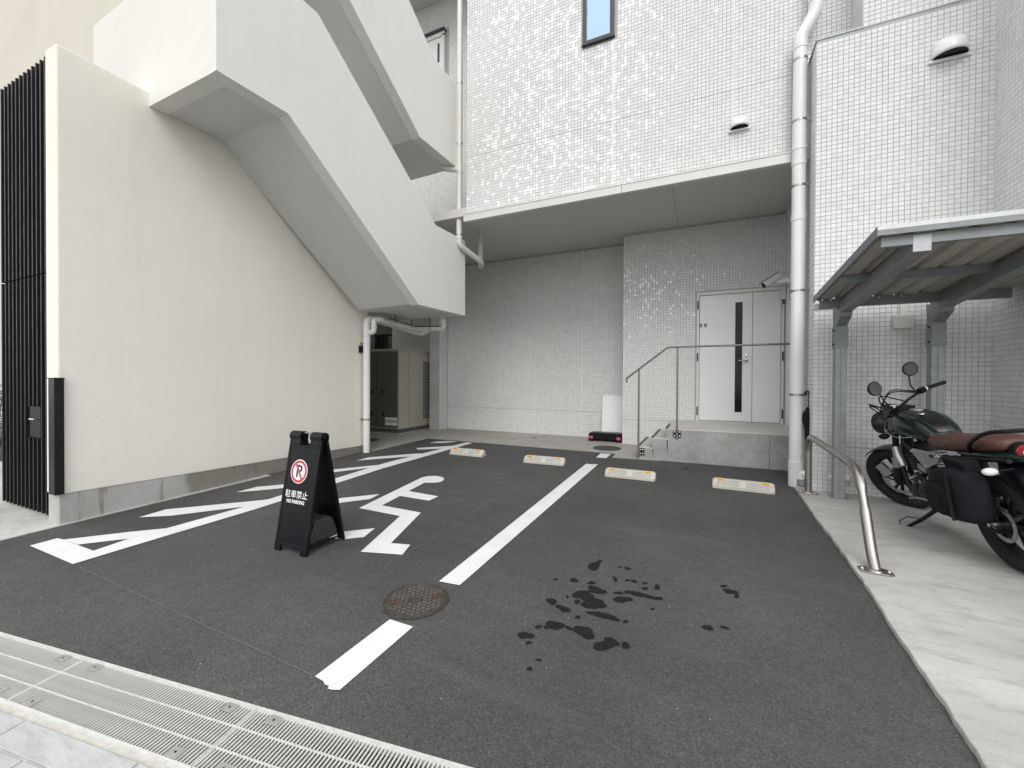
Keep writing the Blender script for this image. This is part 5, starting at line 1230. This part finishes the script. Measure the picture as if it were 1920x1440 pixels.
B(X(MB().obox((0, 1.20, .775), (.10, 0, 0), (0, .03, 0), (0, 0, .012))), 'headlight_bracket', 'alu', smooth=None, bevel=.004)
B(X(MB().lathe((-.03, 1.10, 1.01), (0, -.3, .95), [(.022, 0), (.022, .016), (0, .018)], 14)), 'cream_tape', 'signwhite')
# frame
for s_ in (-1, 1):
    B(MB().tube(fillet([(s_ * .03, 1.06, .86), (s_ * .10, .90, .70), (s_ * .12, .62, .66), (s_ * .11, .34, .46), (s_ * .10, .30, .34)], .1), .018, 10), 'frame_tube', 'black')
    B(MB().tube(fillet([(s_ * .03, 1.05, .80), (s_ * .11, 1.00, .50), (s_ * .12, .90, .27), (s_ * .11, .40, .27)], .1), .016, 10), 'frame_tube', 'black')
    B(MB().tube(fillet([(s_ * .11, .50, .66), (s_ * .12, .10, .72), (s_ * .10, -.25, .76)], .1), .015, 10), 'subframe', 'black')
    B(MB().tube([(s_ * .10, .36, .36), (s_ * .095, .15, .345), (s_ * .09, 0, RW)], [.030, .026, .024], 12), 'swingarm', 'black')
B(MB().tube([(0, .20, .70), (0, .16, .42)], .032, 12), 'shock_absorber', 'engine')
B(MB().cyl((-.13, 0, RW), (.13, 0, RW), .016, 12), 'rear_axle', 'bright')
# engine
eng = B(MB().loft([(0, .36, .36, .11, .09, 4), (0, .46, .36, .15, .13, 5), (0, .66, .35, .155, .13, 5), (0, .82, .36, .13, .10, 4), (0, .86, .37, .10, .06, 4)], 24), 'engine', 'engine', bevel=0)
B(MB().lathe((-.14, .56, .36), (-1, 0, 0), [(.115, 0), (.115, .02), (.095, .035), (.05, .04), (0, .038)], 28), 'clutch_cover', 'engine', eng)
B(MB().lathe((-.14, .74, .33), (-1, 0, 0), [(.07, 0), (.07, .02), (.05, .03), (0, .03)], 24), 'stator_cover', 'engine', eng)
for k_ in range(7):
    z = .50 + k_ * .022; B(MB().obox((0, .80 + k_ * .010, z), (.105, 0, 0), (0, .085, -.02), (0, .002, .005)), 'cooling_fin', 'engine', eng, smooth=None)
B(MB().obox((0, .88, .67), (.09, 0, 0), (0, .07, -.015), (0, .015, .04)), 'cylinder_head', 'engine', eng, smooth=None, bevel=.012)
B(MB().tube([(-.13, .99, .66), (-.14, .95, .58), (-.135, .91, .51)], [.03, .036, .03], 14), 'horn', 'alu')
B(MB().tube(fillet([(.05, .96, .64), (.06, 1.07, .5), (.06, 1.02, .26), (.10, .7, .2), (.16, .3, .26), (.17, -.2, .36)], .12), [.02] * 0 or .022, 14), 'exhaust_pipe', 'engine')
B(MB().tube([(.17, .15, .29), (.175, .05, .32), (.18, -.35, .42)], [.03, .052, .05], 16), 'silencer', 'black')
for p in ((-.15, .70, .47), (-.155, .66, .52), (-.15, .77, .44), (-.15, .50, .50), (-.16, .60, .45)):
    B(MB().lathe(p, (-1, 0, 0), [(.014, 0), (.014, .02), (0, .022)], 8), 'engine_bolt', 'bright')
B(MB().obox((-.135, .60, .555), (.02, 0, 0), (0, .05, .01), (0, -.005, .022)), 'throttle_body', 'alu', smooth=None, bevel=.004)
B(MB().obox((-.14, .45, .535), (.015, 0, 0), (0, .06, .01), (0, -.02, .04)), 'injector_cover', 'engine', smooth=None, bevel=.006)
B(MB().tube(fillet([(-.13, .80, .60), (-.16, .70, .58), (-.16, .62, .42), (-.14, .55, .26)], .08), .012, 10), 'hose', 'rubber')
# tank
tk = B(MB().loft([(0, .47, .775, .075, .035, 2.4), (0, .52, .80, .105, .06, 2.4), (0, .60, .83, .130, .085, 2.4), (0, .72, .855, .155, .105, 2.5), (0, .86, .865, .168, .112, 2.6), (0, .98, .855, .165, .100, 2.6), (0, 1.06, .84, .135, .080, 2.5), (0, 1.10, .835, .09, .055, 2.3)], 32), 'fuel_tank', 'tank', smooth=70)
B(MB().loft([(0, .50, .835, .05, .015, 2.5), (0, .60, .905, .075, .015, 2.5), (0, .72, .948, .085, .02, 2.5), (0, .86, .966, .09, .02, 2.5), (0, .98, .945, .085, .02, 2.5), (0, 1.07, .91, .06, .015, 2.5)], 20), 'tank_centre_panel', 'tankmatte', tk, smooth=70)
B(MB().lathe((0, .84, .98), (0, 0, 1), [(.045, 0), (.045, .012), (.038, .016), (0, .016)], 24), 'fuel_cap', 'alu', tk)
B(MB().obox((-.045, .70, .966), (.012, 0, .003), (0, .035, -.002), (0, .001, .002)), 'tank_badge', 'alu', tk, smooth=None)
B(MB().tube([(-.166, .62, .80), (-.178, .80, .775), (-.176, .96, .785), (-.160, 1.05, .82), (-.135, 1.075, .865), (-.150, .98, .915), (-.150, .86, .93)], .0035, 6), 'pin_stripe', 'alu', tk)
B(MB().obox((-.150, 1.055, .805), (.006, 0, 0), (.002, .022, .004), (0, -.003, .014)), 'tank_emblem', 'alu', tk, smooth=None)
# side panel, seat, tail
def side(pts, x, th, name, mat, parent=None, bevel=.004): return B(MB().prism([(x, y, z) for y, z in pts], (th, 0, 0)), name, mat, parent, smooth=None, bevel=bevel)
spn = side([(.635, .69), (.600, .715), (.30, .722), (.275, .70), (.29, .66), (.455, .585), (.49, .59)], -.185, .02, 'side_panel', 'alu')
for y, z in ((.615, .695), (.30, .70), (.465, .602)): B(MB().lathe((-.186, y, z), (-1, 0, 0), [(.011, 0), (.011, .004), (0, .006)], 10), 'screw', 'bright', spn)
B(MB().obox((-.1865, .36, .695), (.001, 0, 0), (0, .022, 0), (0, 0, .012)), 'panel_logo', 'engine', spn, smooth=None)
brk = side([(.27, .715), (.19, .712), (.17, .685), (.21, .66), (.27, .69)], -.175, .012, 'frame_bracket', 'alu', bevel=.002)
for y in (.235, .20): B(MB().lathe((-.176, y, .690), (-1, 0, 0), [(.013, 0), (.013, .002), (0, .002)], 10), 'bracket_hole', 'black', brk)
seat = B(MB().loft([(0, .60, .775, .070, .030, 2.6), (0, .55, .775, .105, .050, 2.8), (0, .44, .772, .130, .058, 3), (0, .30, .782, .142, .058, 3), (0, .22, .795, .142, .060, 3), (0, .10, .815, .135, .060, 3), (0, -.05, .830, .118, .055, 3), (0, -.14, .835, .095, .045, 2.6), (0, -.17, .83, .06, .025, 2.4)], 28), 'seat', 'leather', smooth=70)
B(MB().tube([(-.144, .265, .76), (-.143, .255, .80), (-.120, .235, .838), (-.06, .225, .851), (0, .222, .855), (.06, .225, .851), (.12, .235, .838), (.143, .255, .80)], .0035, 6), 'seat_seam', 'leather', seat)
B(MB().loft([(0, .18, .735, .11, .03, 3), (0, -.05, .755, .11, .035, 3), (0, -.20, .765, .085, .035, 3), (0, -.27, .765, .05, .02, 3)], 20), 'tail_cover', 'tank', smooth=60)
tl = B(MB().lathe((0, -.17, .80), (0, -1, -.05), [(0, -.04), (.05, -.02), (.060, .02), (.060, .05), (.050, .052)], 26), 'tail_light', 'blackplastic')
B(MB().lathe((0, -.17, .80), (0, -1, -.05), [(.050, .051), (.044, .060), (.022, .062)], 26), 'red_lens', 'redlens', tl)
B(MB().lathe((0, -.17, .80), (0, -1, -.05), [(.022, .0625), (.012, .068), (0, .069)], 20), 'stop_lamp', 'clearlens', tl)
B(MB().tube(fillet([(-.13, .02, .775), (-.165, -.04, .84), (-.16, -.20, .935), (-.09, -.34, .95), (.09, -.34, .95), (.16, -.20, .935), (.165, -.04, .84), (.13, .02, .775)], .12), .0125, 12), 'grab_rail', 'black')
B(MB().loft([(0, -.05, .66, .05, .09, 3), (0, -.20, .62, .07, .10, 3), (0, -.32, .50, .075, .08, 3), (0, -.38, .38, .07, .02, 3)], 18), 'rear_mudguard', 'blackplastic')
B(MB().obox((0, -.36, .56), (.10, 0, 0), (0, .004, .0), (0, -.01, .08)), 'number_plate_holder', 'black', smooth=None)
for s_ in (-1, 1):
    B(MB().tube([(s_ * .06, -.20, .70), (s_ * .155, -.22, .70)], .008, 8), 'indicator_stem', 'black')
    B(MB().ell((s_ * .185, -.225, .70), (.038, .030, .024), 16, 8), 'rear_indicator', 'clearlens')
# stand, pegs, chain guard
B(MB().tube([(-.12, .52, .27), (-.20, .66, .13), (-.265, .755, .045)], [.016, .014, .012], 10), 'side_stand', 'black')
B(MB().obox((-.275, .76, .034), (.035, 0, .006), (0, .028, 0), (0, 0, .005)), 'stand_foot', 'black', smooth=None)
B(MB().tube([(-.20, .66, .14), (-.26, .70, .15), (-.30, .76, .10), (-.29, .77, .045)], .004, 6), 'stand_spring_wire', 'black')
B(MB().tube([(-.12, .43, .34), (-.21, .43, .335)], .012, 10), 'foot_peg', 'alu')
B(MB().obox((-.255, .43, .335), (.05, 0, 0), (0, .016, 0), (0, 0, .012)), 'peg_rubber', 'rubber', smooth=None, bevel=.004)
B(MB().tube([(-.15, .42, .335), (-.17, .52, .32), (-.19, .66, .31)], .008, 8), 'shift_lever', 'alu'); B(MB().cyl((-.185, .66, .31), (-.24, .66, .31), .010, 10), 'shift_peg', 'alu')
side([(.44, .40), (.40, .30), (.44, .28), (.50, .34)], -.16, .014, 'heel_plate', 'alu', bevel=.002)
B(MB().obox((-.105, .17, .385), (.006, 0, 0), (0, .20, -.006), (0, 0, .022)), 'chain_guard', 'black', smooth=None)
B(MB().obox((-.095, .17, .262), (.008, 0, 0), (0, .19, .005), (0, 0, .007)), 'chain', 'engine', smooth=None)

# ================================================================== saddle bag on the motorcycle
sb_ = thing('saddle_bag', 'black nylon pannier hanging on the side of the motorcycle below the brown seat', 'bag', bk.location)
sb_.rotation_euler = bk.rotation_euler
def SB(mb, name, mat, smooth=55, bevel=0, parent=None): return mb.build(name, mat, parent or sb_, smooth=smooth, bevel=bevel, local=True)
bag = MB().loft([(-.215, .26, .50, .02, .09, 4), (-.225, .235, .50, .06, .13, 4), (-.235, .12, .505, .085, .165, 4), (-.235, -.02, .515, .09, .175, 4), (-.225, -.13, .51, .075, .155, 4), (-.21, -.165, .50, .03, .10, 4)], 28)
bgo = SB(bag, 'bag_body', 'cloth')
SB(MB().loft([(-.318, .20, .48, .010, .05, 3), (-.325, .15, .475, .022, .10, 3.5), (-.325, .02, .475, .022, .105, 3.5), (-.318, -.03, .48, .010, .06, 3)], 20), 'front_pocket', 'cloth')
for z in (.57, .53, .49): SB(MB().obox((-.343, .085, z - .04), (.004, 0, 0), (0, .085, 0), (0, 0, .010)), 'webbing', 'cloth', None, .002)
SB(MB().obox((-.33, -.075, .52), (.005, 0, 0), (0, .013, -.004), (0, 0, .155)), 'strap', 'blackplastic', None, .002)
SB(MB().obox((-.19, .02, .70), (.05, 0, .0), (0, .10, 0), (-.012, 0, .045)), 'top_flap', 'cloth', None, .012)
SB(MB().obox((-.345, .12, .395), (.006, 0, 0), (0, .018, 0), (0, 0, .012)), 'buckle', 'blackplastic', None, .002)
